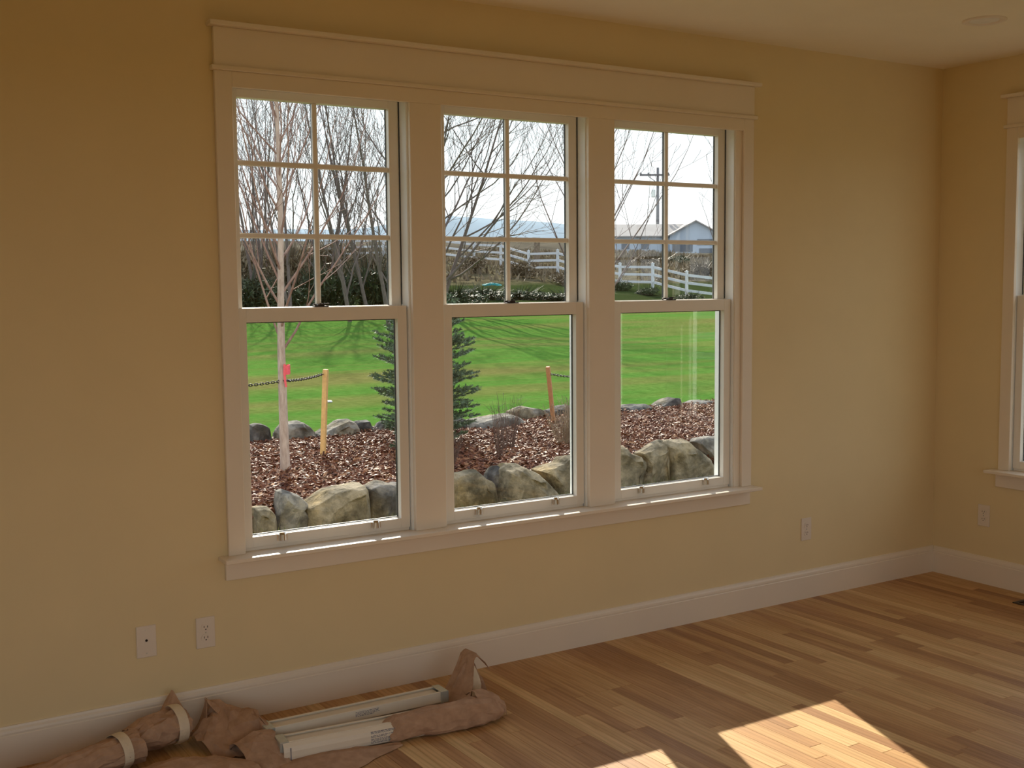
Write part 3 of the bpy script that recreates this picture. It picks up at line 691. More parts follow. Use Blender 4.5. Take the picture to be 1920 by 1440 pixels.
def boulder(cx_, cy_, wid, top, base, seed, mat, label, dep=None, flat=1.0, group=None):
    rs = np.random.RandomState(seed); hgt = top-base; dep = dep or wid*.75
    bm = bmesh.new()
    for i in range(13):
        v = rs.normal(size=3); v /= np.linalg.norm(v); s_ = rs.uniform(.85, 1.12)
        v = np.sign(v)*np.abs(v)**.85; bm.verts.new(v*s_)
    bmesh.ops.convex_hull(bm, input=bm.verts)
    for v in [v for v in bm.verts if not v.link_faces]: bm.verts.remove(v)
    lo = [min(v.co[i] for v in bm.verts) for i in range(3)]; hi = [max(v.co[i] for v in bm.verts) for i in range(3)]
    for v in bm.verts:
        v.co = Vector([((v.co[i]-lo[i])/(hi[i]-lo[i])-.5) for i in range(3)])
        v.co = Vector((v.co.x*wid, v.co.y*dep, (v.co.z+.5)*hgt))
    bmesh.ops.bevel(bm, geom=list(bm.edges), offset=.008*wid/.4, segments=2, affect='EDGES', clamp_overlap=True, profile=.6)
    bmesh.ops.triangulate(bm, faces=bm.faces)
    for _ in range(2): 
        es = [e for e in bm.edges if e.calc_length() > wid*.10]
        if es: bmesh.ops.subdivide_edges(bm, edges=es, cuts=1); bmesh.ops.triangulate(bm, faces=bm.faces)
    bm.normal_update()
    for v in bm.verts:
        s_ = v.co/wid
        d = noise.fractal(s_*3.5+Vector((seed, 0, 0)), .8, 2.2, 5)*.050*wid+noise.noise(Vector((s_.x*2, s_.y*2, s_.z*9+seed)))*.012*wid
        v.co += v.normal*d
    me = bpy.data.meshes.new('boulder'); bm.to_mesh(me); bm.free(); me.materials.append(M[mat])
    o = bpy.data.objects.new('boulder', me); COL.objects.link(o); o.location = (cx_, cy_, base)
    return tag(o, label, 'boulder', group)
# face outlines (x, z in metres) of the boulders that can be made out singly
RK = {'F1': (4.42, [(-2.374,-0.42),(-2.352,-0.091),(-2.295,-0.086),(-2.247,-0.095),(-2.192,-0.156),(-2.18,-0.42)]),
'F2': (4.45, [(-2.177,-0.42),(-2.164,-0.157),(-2.134,0.015),(-2.077,0.013),(-1.978,-0.025),(-1.904,-0.106),(-1.947,-0.141),(-1.906,-0.202),(-1.919,-0.42)]),
'F3': (4.42, [(-1.965,-0.42),(-1.946,-0.128),(-1.735,-0.022),(-1.578,0.011),(-1.463,0.016),(-1.42,-0.03),(-1.391,-0.157),(-1.41,-0.42)]),
'F4': (4.40, [(-1.428,-0.42),(-1.415,-0.027),(-1.32,0.013),(-1.194,-0.013),(-1.102,-0.018),(-1.01,-0.044),(-0.974,-0.132),(-0.999,-0.42)]),
'F5': (4.42, [(-0.617,-0.42),(-0.603,-0.018),(-0.575,0.012),(-0.364,0.028),(-0.309,-0.022),(-0.226,-0.087),(-0.19,-0.222),(-0.191,-0.42)]),
'F6': (4.52, [(-0.207,-0.42),(-0.165,-0.041),(-0.107,0.011),(-0.04,0.009),(0.008,-0.049),(0.024,-0.42)]),
'F7': (4.38, [(-0.215,-0.42),(-0.137,-0.107),(-0.126,0.007),(-0.059,0.049),(0.037,0.037),(0.173,-0.03),(0.251,-0.087),(0.349,-0.197),(0.419,-0.28),(0.418,-0.42)]),
'F8': (4.46, [(0.442,-0.42),(0.423,-0.216),(0.304,-0.053),(0.394,-0.023),(0.547,-0.007),(0.598,0.048),(0.67,0.054),(0.774,0.024),(0.792,-0.42)]),
'F10': (4.44, [(1.048,-0.42),(1.058,0.031),(1.167,0.102),(1.24,0.103),(1.314,0.023),(1.416,-0.008),(1.463,-0.064),(1.482,-0.118),(1.416,-0.262),(1.407,-0.42)]),
'F11': (4.46, [(1.422,-0.42),(1.441,-0.259),(1.517,-0.184),(1.488,-0.054),(1.46,0.001),(1.611,0.063),(1.745,0.105),(1.784,0.064),(1.823,-0.038),(1.824,-0.42)]),
'F12': (4.40, [(1.774,-0.42),(1.764,-0.177),(1.715,0.076),(1.773,0.113),(1.958,0.106),(2.017,0.036),(2.147,-0.028),(2.248,-0.106),(2.269,-0.193),(2.26,-0.42)]),
'F13': (4.58, [(2.421,-0.42),(2.43,-0.184),(2.346,-0.066),(2.254,0.035),(2.305,0.078),(2.521,0.069),(2.658,0.035),(2.691,-0.128),(2.694,-0.42)]),
'B1': (8.25, [(-1.062,-0.36),(-1.033,0.084),(-0.975,0.097),(-0.905,0.097),(-0.83,0.058),(-0.803,-0.023),(-0.801,-0.36)]),
'B2': (8.20, [(-0.766,-0.36),(-0.751,-0.011),(-0.69,0.076),(-0.582,0.096),(-0.439,0.086),(-0.343,0.027),(-0.285,-0.081),(-0.287,-0.36)]),
'B3': (8.15, [(-0.308,-0.36),(-0.293,-0.063),(-0.132,0.005),(0.031,0.075),(0.107,0.087),(0.181,0.041),(0.218,-0.032),(0.214,-0.36)]),
'B4': (8.30, [(0.256,-0.36),(0.255,-0.014),(0.275,0.026),(0.43,0.033),(0.493,-0.056),(0.515,-0.36)]),
'B5': (8.25, [(0.465,-0.36),(0.482,-0.086),(0.562,-0.002),(0.641,0.013),(0.773,-0.011),(0.851,-0.101),(0.861,-0.36)]),
'B6': (8.00, [(1.275,-0.36),(1.317,-0.018),(1.432,0.03),(1.561,0.01),(1.585,-0.128),(1.583,-0.36)]),
'B8': (7.90, [(1.551,-0.36),(1.567,-0.105),(1.607,-0.029),(1.895,0.007),(2.082,0.035),(2.19,0.022),(2.298,-0.043),(2.352,-0.129),(2.349,-0.36)]),
'B9': (8.25, [(2.364,-0.36),(2.382,0.013),(2.536,0.062),(2.762,0.03),(2.862,-0.007),(2.934,-0.084),(2.946,-0.36)]),
'B10': (8.20, [(2.884,-0.36),(2.901,-0.017),(3.046,0.01),(3.178,0.044),(3.31,0.017),(3.414,-0.1),(3.427,-0.36)]),
'B11': (8.20, [(4.054,-0.36),(4.081,-0.1),(4.133,-0.051),(4.292,-0.014),(4.534,-0.029),(4.602,-0.06),(4.671,-0.193),(4.671,-0.36)]),
'B12': (8.25, [(4.712,-0.36),(4.739,-0.084),(4.849,-0.031),(5.044,0.033),(5.101,0.013),(5.158,-0.078),(5.229,-0.126),(5.258,-0.36)]),
'B13': (8.20, [(5.215,-0.36),(5.314,-0.094),(5.529,-0.036),(5.778,-0.063),(5.956,-0.169),(6.003,-0.36)]),
}
def shaped_boulder(key, mat, label, seed):
    y0, out = RK[key]; rs = np.random.RandomState(seed); out = list(out); N_ = len(out)
    wid = max(p[0] for p in out)-min(p[0] for p in out); dep = max(.30, wid*.72)
    ccx = sum(p[0] for p in out)/N_; base = min(p[1] for p in out); ccz = (max(p[1] for p in out)+base)/2
    bm = bmesh.new(); rings = []
    for (sc, yy, jt) in ((.60, -.50, .07), (.93, -.36, .035), (1.0, -.06, .012), (.93, .28, .04), (.60, .50, .07)):
        ring = []
        for (x, z) in out:
            f = 1-(1-sc)*rs.uniform(.5, 1.5); dz = ccz+(z-ccz)*(f if z > base+.01 else 1)
            ring.append(bm.verts.new((ccx+(x-ccx)*f+rs.normal(0, jt*.3)*wid*.5-ccx, dep*(yy+rs.uniform(-1, 1)*jt), dz+rs.normal(0, jt*.3)*wid*.4-base)))
        rings.append(ring)
    for a, c in zip(rings[:-1], rings[1:]):
        for i in range(N_): bm.faces.new((a[i], a[(i+1) % N_], c[(i+1) % N_], c[i]))
    bm.faces.new(rings[0][::-1]); bm.faces.new(rings[-1])
    bmesh.ops.triangulate(bm, faces=bm.faces); bmesh.ops.recalc_face_normals(bm, faces=bm.faces)
    bmesh.ops.bevel(bm, geom=list(bm.edges), offset=.010*wid/.4, segments=1, affect='EDGES', clamp_overlap=True)
    bmesh.ops.triangulate(bm, faces=bm.faces)
    for _ in range(2):
        es = [e for e in bm.edges if e.calc_length() > .055]
        if es: bmesh.ops.subdivide_edges(bm, edges=es, cuts=1); bmesh.ops.triangulate(bm, faces=bm.faces)
    bm.normal_update()
    for v in bm.verts:
        q = v.co*2.6/.45+Vector((seed, 0, 0)); v.co += v.normal*(noise.fractal(q, .8, 2.2, 5)*.014+noise.noise(Vector((v.co.x*6, v.co.y*6, v.co.z*22+seed)))*.004)
    me = bpy.data.meshes.new('boulder'); bm.to_mesh(me); bm.free(); me.materials.append(M[mat])
    o = bpy.data.objects.new('boulder', me); COL.objects.link(o); o.location = (ccx, y0+dep*.06, base)
    return tag(o, label, 'boulder')
for n_, (key, mat, label) in enumerate([
    ('F1', 'rock_tan', 'low boulder at left edge of the left pane, front row'), ('F2', 'rock_grey', 'small upright grey boulder in the front row, below the birch trunk'),
    ('F3', 'rock_tan', 'large wedge-shaped boulder in the front row, below the light stake'), ('F4', 'rock_dark', 'dark boulder at the bottom right of the left pane, front row'),
    ('F5', 'rock_tan', 'mottled boulder at bottom left of the middle pane'), ('F6', 'rock_dark', 'narrow dark boulder wedged in the front row of the middle pane'),
    ('F7', 'rock_tan', 'large domed brown boulder in the centre of the middle pane, front row'), ('F8', 'rock_tan', 'pale brown boulder at bottom right of the middle pane'),
    ('F10', 'rock_tan', 'tan boulder at bottom left corner of the right pane'), ('F11', 'rock_tan', 'tall pointed tan boulder in the right pane, front row'),
    ('F12', 'rock_tan', 'broad flat-topped boulder in the centre of the right pane, front row'), ('F13', 'rock_grey', 'pale boulder at right end of the right pane, front row'),
    ('B1', 'rock_dark', 'small dark boulder at left edge of the left pane, back row'), ('B2', 'rock_grey', 'rounded grey boulder right behind the birch trunk, back row'),
    ('B3', 'rock_grey', 'largest grey boulder right of the light stake, back row'), ('B4', 'rock_dark', 'low dark boulder right of the largest one, back row'),
    ('B5', 'rock_dark', 'dark boulder beside the spruce, left pane, back row'), ('B6', 'rock_dark', 'small boulder at left edge of the middle pane, back row'),
    ('B8', 'rock_grey', 'long sunlit grey boulder among dry stalks, middle pane, back row'), ('B9', 'rock_grey', 'tall rounded boulder left of the dark stake, back row'),
    ('B10', 'rock_dark', 'dark boulder behind the dark stake, back row'), ('B11', 'rock_dark', 'long flat dark boulder at left of the right pane, back row'),
    ('B12', 'rock_dark', 'peaked dark boulder in the right pane, back row'), ('B13', 'rock_dark', 'dark boulder at right edge of the right pane, back row')]):
    shaped_boulder(key, mat, label, 400+n_*7)
boulder(.975, 4.50, .34, .04, -.42, 157, 'rock_grey', 'grey boulder behind the right mullion, front row', dep=.3)
boulder(1.15, 8.30, .56, -.02, -.36, 356, 'rock_grey', 'grey boulder hidden behind the spruce, back row', dep=.42)
boulder(3.83, 8.30, .50, .03, -.36, 422, 'rock_dark', 'dark boulder hidden behind the right mullion, back row', dep=.42)

# ------------------------------------------------------------------ TREES
def grow(m, p, d, L, r0, lvl, rs, upk, ch, wig=.10, sides=4, taper=.25, mind=.0015):
    n = max(4, int(L/(.16 if lvl > 1 else .22)*upk[1])); n = min(n, 12)
    pts = [Vector(p)]; dr_ = Vector(d).normalized(); st = L/n
    for i in range(n):
        dr_ = (dr_+Vector((rs.normal(0, wig), rs.normal(0, wig), rs.normal(0, wig)+upk[0]))).normalized(); pts.append(pts[-1]+dr_*st)
    rr_ = [max(mind, r0*(1-(1-taper)*i/n)) for i in range(n+1)]
    m.tube(pts, rr_, sides if lvl < 2 else 3, cap=False)
    if ch[lvl] if lvl < len(ch) else 0:
        for c_ in range(ch[lvl]):
            t = (c_+.6)/ch[lvl]*.85+.12; i = min(n-1, int(t*n)); q = pts[i].lerp(pts[i+1], t*n-i)
            dd = (pts[i+1]-pts[i]).normalized(); ax = Vector(rs.normal(size=3)).normalized(); sd_ = dd.cross(ax).normalized(); a = rs.uniform(.42, .85)
            nd = dd*math.cos(a)+sd_*math.sin(a)
            grow(m, q, nd, L*rs.uniform(.32, .55)*(1-.45*t), max(mind, rr_[i]*.55), lvl+1, rs, upk, ch, wig, sides, taper, mind)
    return pts, rr_
def tree(name, loc, h, r0, label, seed, nlimb, clear, spread, mt, mb, group=None, stems=1, ch=(0, 9, 5, 0), wig=.07, up=.05, llen=.5, mind=.002, res=1.0, lean=(0, 0), bias=None, rf=.62):
    rs = np.random.RandomState(seed); root = empty(name, loc); tag(root, label, 'tree', group)
    tk = MB(); tr_pts = []
    for s_ in range(stems):
        a = rs.uniform(0, 6.28); dv = Vector((math.cos(a)*.22*(stems > 1)+lean[0], math.sin(a)*.22*(stems > 1)+lean[1], 1))
        n = 14; p = Vector((0, 0, -.03)); pts = [p.copy()]; d = dv.normalized()
        hh = h*(1 if s_ == 0 else rs.uniform(.75, .98))
        for i in range(n):
            d = (d+Vector((rs.normal(0, .022 if stems > 1 else .010), rs.normal(0, .022 if stems > 1 else .010), .03))).normalized(); p = p+d*hh/n; pts.append(p.copy())
        rr_ = [max(mind, r0*(1-.92*(i/n)**.9)*(1 if s_ == 0 else .8)) for i in range(n+1)]
        tk.tube(pts, rr_, 8, cap=False); tr_pts.append((pts, rr_))
    tk.build('trunk', mt, root, smooth=True)
    for l_ in range(nlimb):
        pts, rr_ = tr_pts[l_ % stems]; t = clear+(.97-clear)*((l_+.5)/nlimb)**1.0; n = 14; i = min(n-1, int(t*n)); q = pts[i].lerp(pts[i+1], t*n-i)
        a = 2.399*l_+rs.uniform(-.4, .4); inc = rs.uniform(*spread)
        d = Vector((math.cos(a)*math.sin(inc), math.sin(a)*math.sin(inc), math.cos(inc)))
        if bias is not None and l_ % 2 == 0: d = (d+Vector(bias)*.95).normalized()
        L = h*llen*(1.05-.72*t)*rs.uniform(.85, 1.15); bmz = MB()
        grow(bmz, q, d, L, max(mind, rr_[i]*rf), 1, rs, (up, res), ch, wig, 5, .15, mind)
        bmz.build('branch', mb, root, smooth=True)
    return root
BZ = -.10
tree('birch_tree', (-1.438, 6.116, bedz(-1.438, 6.116)), 5.3, .050, 'pale-trunked young bare tree with pink ribbon, chained to stakes in the left window', 3, 38, .205, (.42, .82), 'bark_pale', 'bark_twig', ch=(0, 6, 3, 0), wig=.075, up=.095, llen=.46, mind=.0018, res=.9, rf=.34)
tree('young_tree', (2.42, 6.45, bedz(2.42, 6.45)), 4.9, .036, 'young bare tree behind the right mullion, its branches fanning out on both sides', 17, 26, .27, (.45, .85), 'bark_pale', 'bark_far', ch=(0, 6, 3, 0), wig=.06, up=.085, llen=.50, mind=.0021, res=.9, rf=.45)
tree('young_tree', (4.72, 6.6, bedz(4.72, 6.6)), 4.0, .032, 'thin bare young tree whose twigs enter the right edge of the right window', 23, 12, .32, (.5, .8), 'bark_pale', 'bark_far', ch=(0, 4, 2, 0), wig=.06, up=.08, llen=.42, mind=.0021, res=.9, rf=.45)
FT = [(11.95, 44.27, 11, 3, 'bare tree farthest left behind the birch, several thin stems'), (11.74, 39.66, 12, 2, 'tall bare tree directly behind the birch trunk'), (15.3, 44.5, 10.5, 3, 'bare multi-stem tree just right of the birch, upper left window'),
      (12.07, 34.7, 10, 2, 'nearer bare tree in the right half of the left window'), (15.2, 39.85, 12.5, 4, 'thick-stemmed dark bare tree near right side of the left window'), (12.39, 32.15, 10, 2, 'bare tree at the right edge of the left window'),
      (15.9, 53.6, 11, 3, 'farthest bare tree at back left of the tree belt'), (10.3, 47.0, 11.5, 3, 'bare tree partly hidden by the left casing')]
for i, (x_, y_, h_, st_, lb) in enumerate(FT):
    tree('bare_tree', (x_, y_, gz(x_, y_)), h_, .085, lb, 60+i*5, 19, .06, (.2, .6), 'bark_far', 'bark_far', group='bare trees on the far lawn', stems=st_, ch=(0, 7, 3, 0), wig=.085, up=.075, llen=.55, mind=.0065, res=.6, rf=.5)
tree('bare_tree', (16.7, 36.5, gz(16.7, 36.5)), 12.5, .12, 'wide bare tree sweeping right across the upper middle window', 207, 34, .07, (.45, .95), 'bark_far', 'bark_far', group='bare trees on the far lawn', stems=3, ch=(0, 11, 6, 0), wig=.08, up=.055, llen=.72, mind=.0062, res=.6, rf=.55, lean=(.16, -.10), bias=(.85, -.53, .1))

# stakes, chain and ribbon by the birch
def stake(p0, p1, w, mat, label):
    m = MB(); a = Vector(p0); c = Vector(p1); m.tube([a, a.lerp(c, .5), c-(c-a).normalized()*.006, c], [w*.72, w*.72, w*.72, w*.62], 4)
    o = m.build('wooden_stake', mat); return tag(o, label, 'stake', None)
s1b = (-.783, 6.777, bedz(-.783, 6.777)-.04); s1t = (-.74, 6.76, .85-.10+.03)
stake(s1b, (-.745, 6.74, .775), .046, 'stake_light', 'light yellow wooden stake leaning right, beside the birch')
stake((2.56, 7.50, BZ-.04), (2.42, 7.42, .62), .046, 'stake_dark', 'orange-brown wooden stake leaning left in the middle window')
stake((-2.22, 6.25, BZ-.04), (-2.24, 6.25, .72), .046, 'stake_light', 'wooden stake left of the birch, hidden behind the window casing')
def chain(a, c, sag, label, n, wrap=None):
    a = Vector(a); c = Vector(c); m = MB(); L = (c-a).length; d = (c-a)/L
    for i in range(n):
        t = (i+.5)/n; p = a.lerp(c, t)+Vector((0, 0, -sag*4*t*(1-t))); s_ = d.cross(Vector((0, 0, 1))).normalized() if i % 2 else Vector((0, 0, 1))
        hl = L/n*.72; ww = .011
        pts = [p+d*(hl*math.cos(q))+s_*(ww*math.sin(q)) for q in [2*math.pi*k_/10 for k_ in range(11)]]
        m.tube(pts, .0042, 5, cap=False)
    if wrap:
        cx_, cy_, cz_, r_ = wrap; pts = [(cx_+r_*math.cos(q), cy_+r_*math.sin(q), cz_+.004*math.sin(2*q)) for q in [2*math.pi*k_/16 for k_ in range(17)]]; m.tube(pts, .008, 6, cap=False)
    return tag(m.build('tree_chain', 'chain_black', smooth=True), label, 'chain')
bx, by = -1.41, 6.11
chain((bx+.035, by, .735), (-.775, 6.745, .728), .012, 'black chain link tie from the birch to the light stake', 26, (bx, by, .735, .040))
chain((-2.21, 6.24, .70), (bx-.035, by, .735), .015, 'black chain link tie running left from the birch', 30)
chain((2.46, 7.42, .53), (2.44, 6.50, .56), .02, 'black chain tie from the orange-brown stake to the right', 26, (2.45, 6.45, .56, .045))
m = MB(); pts = []
for k_ in range(13):
    q = 2*math.pi*k_/12; pts.append((bx+.041*math.cos(q), by+.041*math.sin(q)))
for zz in (.80, .845, .885):
    for (a, c) in pts: m.v.append((a, c, zz+.006*math.sin(a*300)))
for i in range(2):
    for j in range(12): m.f.append((i*13+j, i*13+j+1, (i+1)*13+j+1, (i+1)*13+j))
n0 = len(m.v)
for (dx, dz) in ((-.030, .115), (-.036, .04), (-.030, -.04), (-.022, -.10)):
    m.v += [(bx+dx-.008, by-.045, .78+dz), (bx+dx+.012, by-.050, .78+dz)]
for i in range(3): q = n0+i*2; m.f.append((q, q+1, q+3, q+2))
tag(m.build('ribbon', 'pink', solid=.0015), 'pink flagging ribbon tied round the birch trunk', 'ribbon')

# young spruce
def spruce(loc, h, rb, label, seed):
    rs = np.random.RandomState(seed); root = empty('spruce', loc); tag(root, label, 'tree')
    MB().tube([(0, 0, -.02), (0, 0, h*.5), (0, 0, h)], [.03, .018, .004], 6).build('trunk', 'bark_far', root)
    nb = 230; 
    for i in range(nb):
        t = .05+.93*i/nb; a = 2.399*i; L = rb*min(1, (1-t)*2.1)*rs.uniform(.72, 1.08)+.04; m = MB()
        p = Vector((0, 0, h*t)); d = Vector((math.cos(a), math.sin(a), -.12+.40*t+rs.normal(0, .12))).normalized(); pts = [p]
        for k_ in range(5): d = (d+Vector((0, 0, .06))).normalized(); pts.append(pts[-1]+d*L/5)
        m.tube(pts, [.006, .005, .004, .003, .003, .002], 3, cap=False, rnd=.1)
        def needles(pts_, dens):
            for k_ in range(len(pts_)-1):
                for n_ in range(dens):
                    q = pts_[k_].lerp(pts_[k_+1], rs.uniform()); dd = (pts_[k_+1]-pts_[k_]).normalized(); s_ = dd.cross(Vector(rs.normal(size=3))).normalized()
                    tip = q+(s_*.8+dd*.6)*rs.uniform(.022, .040); w = dd.cross(s_)*.0055; b0 = len(m.v)
                    m.v += [tuple(q+w), tuple(q-w), tuple(tip)]; m.r += [rs.uniform()]*3; m.f.append((b0, b0+1, b0+2))
        needles(pts, 26)
        side = d.cross(Vector((0, 0, 1))).normalized()
        for k_ in range(1, 5):
            for sg in (-1, 1):
                l2 = L*.42*(1-k_/6.5); q = pts[k_]; e_ = [q, q+(d*.7+side*sg*.8)*l2*.5, q+(d*.8+side*sg*.75+Vector((0, 0, .08)))*l2]
                m.tube(e_, [.003, .002, .0015], 3, cap=False, rnd=.2); needles(e_, 22)
        m.build('branch', 'needle', root)
    return root
spruce((.42, 6.75, bedz(.42, 6.75)-.01), 2.0, .56, 'small blue-green spruce half hidden by the left mullion', 5)

# dry stalks and brushy plants in the bed
def stalks(name, loc, n, h, spread, mat, label, seed, bush=False, w=.0035):
    rs = np.random.RandomState(seed); m = MB()
    for i in range(n):
        a = rs.uniform(0, 6.28); r_ = spread*rs.uniform(0, 1)**.6; hh = h*rs.uniform(.55, 1); p = Vector((math.cos(a)*r_*.35, math.sin(a)*r_*.35, -.02)); e_ = Vector((math.cos(a)*r_, math.sin(a)*r_, hh))
        mid = p.lerp(e_, .5)+Vector(rs.normal(0, .012, 3)); rv = rs.uniform(); m.tube([p, mid, e_], [w, w*.8, w*.4], 3, cap=False, rnd=rv)
        for k_ in range(6 if bush else 2):
            t = rs.uniform(.3, .95); q = p.lerp(e_, t); e2 = q+Vector((rs.normal(0, 1), rs.normal(0, 1), rs.uniform(.5, 1.6))).normalized()*hh*rs.uniform(.1, .28); m.tube([q, e2], [w*.6, w*.3], 3, cap=False, rnd=rv)
    o = m.build(name, mat, loc=loc); return tag(o, label, 'plant')
stalks('dry_plant', (.95, 6.0, bedz(.95, 6.0)), 26, .62, .16, 'stem_dark', 'tall dark leafless stalks in the middle window, before the low pale boulder', 1)
stalks('dry_plant', (.62, 5.6, bedz(.62, 5.6)), 18, .55, .12, 'stem_dark', 'thin dark stalks just left of the taller stalks, middle window', 2)
stalks('dry_plant', (-.33, 5.05, bedz(-.33, 5.05)), 60, .40, .20, 'stem_dark', 'low reddish twiggy plant at left edge of the middle window', 3, True, .0028)
stalks('dry_plant', (1.62, 5.9, bedz(1.62, 5.9)), 80, .50, .30, 'stem_dry', 'olive-brown brushy plant in front of the orange-brown stake', 4, True, .0028)
stalks('dry_plant', (2.15, 6.3, bedz(2.15, 6.3)), 70, .48, .28, 'stem_dry', 'brushy dry plant at right edge of the middle window', 5, True, .0028)

# short grass in front of and behind the boulders
rs = np.random.RandomState(9); m = MB()
for i in range(9000):
    x = rs.uniform(-4, 4.2); y = rs.uniform(2.6, 4.5)
    z = gz(x, y)-.005; a = rs.uniform(0, 6.28); h_ = rs.uniform(.03, .09); dx, dy = rs.normal(0, .025, 2)
    b0 = len(m.v); m.v += [(x+.003*math.cos(a), y+.003*math.sin(a), z), (x-.003*math.cos(a), y-.003*math.sin(a), z), (x+dx, y+dy, z+h_)]; m.f.append((b0, b0+1, b0+2)); m.r += [rs.uniform()]*3
tag(m.build('grass', 'blade'), 'short dry grass at the foot of the front boulders', 'grass', kind='stuff')

# ------------------------------------------------------------------ SHRUBS on the bank
def shrub_mesh(seed, mat, nl=2600, twig=60):
    rs = np.random.RandomState(seed); m = MB()
    lumps = [(rs.uniform(-.6, .6), rs.uniform(-.6, .6), rs.uniform(.25, .6), rs.uniform(.35, .55)) for _ in range(7)]
    for i in range(nl):
        lx, ly, lz, lr = lumps[rs.randint(7)]; v = rs.normal(size=3); v /= np.linalg.norm(v); r_ = lr*rs.uniform(.6, 1.05); c = np.array((lx, ly, lz))+v*r_*np.array((1, 1, .8))
        if c[2] < 0: c[2] = abs(c[2])*.5
        u = rs.normal(size=3)*.055; w = rs.normal(size=3)*.03; b0 = len(m.v); m.v += [tuple(c-u), tuple(c+w), tuple(c+u)]; m.f.append((b0, b0+1, b0+2)); m.r += [rs.uniform()]*3
    for i in range(twig):
        a = rs.uniform(0, 6.28); r_ = rs.uniform(.3, 1.0); m.tube([(0, 0, 0), (math.cos(a)*r_*.5, math.sin(a)*r_*.5, .5), (math.cos(a)*r_, math.sin(a)*r_, rs.uniform(.7, 1.35))], [.02, .012, .004], 3, cap=False, rnd=.1)
    me = m.build('shrub', mat); me_d = me.data; bpy.data.objects.remove(me); return me_d
SM = {'d': [shrub_mesh(1, 'shrub_dark'), shrub_mesh(2, 'shrub_dark')], 'y': [shrub_mesh(3, 'shrub_dry', 1800, 90), shrub_mesh(4, 'shrub_dry', 1800, 90)]}
SH = [(9.6, 42.5, 1.5, 1.6, 'd', 'dark shrub at left end of the bank behind the bare trees'), (11.2, 43.6, 1.5, 1.5, 'd', 'dark shrub below the tree belt, left of the birch trunk'), (12.9, 42.4, 1.5, 1.3, 'd', 'low dark shrub right behind the birch trunk on the bank'),
      (14.4, 41.9, 1.5, 1.9, 'd', 'tall dark shrub below the thick-stemmed bare tree'), (16.2, 41.6, 1.6, 2.1, 'd', 'tallest dark shrub, at right end of the left window'), (18.4, 42.5, 1.6, 1.2, 'd', 'dark shrub behind the left mullion on the bank'),
      (19.0, 39.3, 1.5, .85, 'd', 'low dark evergreen spreading under the wide tree'), (21.2, 40.6, 1.5, .65, 'd', 'low dark evergreen patch, centre left of the middle window'), (23.4, 41.0, 1.5, .55, 'd', 'low dark evergreen patch in front of the teal tarp'), (25.6, 40.2, 1.5, .45, 'd', 'low dark evergreen patch at right of the middle window'),
      (10.5, 50.0, 1.6, 2.3, 'y', 'dry twiggy bush high on the bank, far left'), (13.0, 50.5, 1.6, 2.4, 'y', 'dry twiggy bush high on the bank behind the birch'), (15.6, 50.2, 1.6, 2.6, 'y', 'dry twiggy bush high on the bank right of the birch'), (18.0, 50.5, 1.7, 2.6, 'y', 'dry twiggy bush on the bank behind the thick-stemmed tree'), (20.6, 51.0, 1.7, 2.2, 'y', 'dry twiggy bush at the right end of the left window'),
      (30.6, 57.5, 1.2, 1.1, 'y', 'brown brush clump under the fence, left of middle window'), (32.2, 54.6, 1.2, 1.0, 'y', 'brown brush clump beside the old wooden post'), (33.3, 51.3, 1.1, .8, 'y', 'brown bush below the fence in the middle window'), (35.0, 49.0, 1.0, .7, 'd', 'dark bush at the fence foot, right of middle window'),
      (35.6, 46.6, .8, .55, 'd', 'small dark bush at the fence foot, left of right window'), (36.4, 43.9, .8, .45, 'd', 'small dark bush at the fence foot, centre of right window'), (37.3, 41.4, .7, .4, 'd', 'smallest dark bush at the fence foot, right of right window'),
      (50, 64, 2.0, 1.0, 'y', 'dry brush beyond the fence before the shed, left'), (54.5, 67, 2.0, 1.1, 'd', 'dark brush beyond the fence before the shed, centre'), (59, 65, 2.0, 1.1, 'd', 'dark brush beyond the fence before the gable end'), (63.5, 66, 2.0, 1.0, 'y', 'dry brush beyond the fence, right of the shed'), (47, 55, 1.6, .8, 'y', 'dry grass clump on the slope above the fence, left of right window'), (51.5, 56, 1.6, .8, 'y', 'dry grass clump on the slope above the fence, centre'), (56, 55, 1.8, .8, 'y', 'dry grass clump on the slope above the fence, right')]
for i, (x_, y_, s_, hz_, kd, lb) in enumerate(SH):
    o = bpy.data.objects.new('shrub', SM[kd][i % 2]); COL.objects.link(o); o.location = (x_, y_, gz(x_, y_)-.05); o.scale = (s_, s_, hz_); o.rotation_euler = (0, 0, i*1.3)
    tag(o, lb, 'shrub', 'shrubs on the bank')

rs = np.random.RandomState(77); m = MB()
xs = rs.uniform(9, 80, 60000); ys = rs.uniform(40, 110, 60000); zz = terr(xs, ys); kept = 0
for x, y, z in zip(xs, ys, zz):
    if z < 1.75 or kept > 17000: continue
    az = math.degrees(math.atan2(x+5.3, y+4.1))
    if not 15 < az < 46 or noise.noise(Vector((x*.16, y*.16, 5))) < -.12: continue
    kept += 1; hh = rs.uniform(.15, .5); w = rs.uniform(.05, .14); a = rs.uniform(0, 3.14); ca, sa = math.cos(a)*w, math.sin(a)*w; b0 = len(m.v)
    m.v += [(x-ca, y-sa, z-.03), (x+ca, y+sa, z-.03), (x+rs.normal(0, .12), y+rs.normal(0, .12), z+hh)]; m.f.append((b0, b0+1, b0+2)); m.r += [rs.uniform()]*3
tag(m.build('dry_weeds', 'shrub_dry'), 'dry brown weeds covering the bank and field around the fence', 'weeds', kind='stuff')

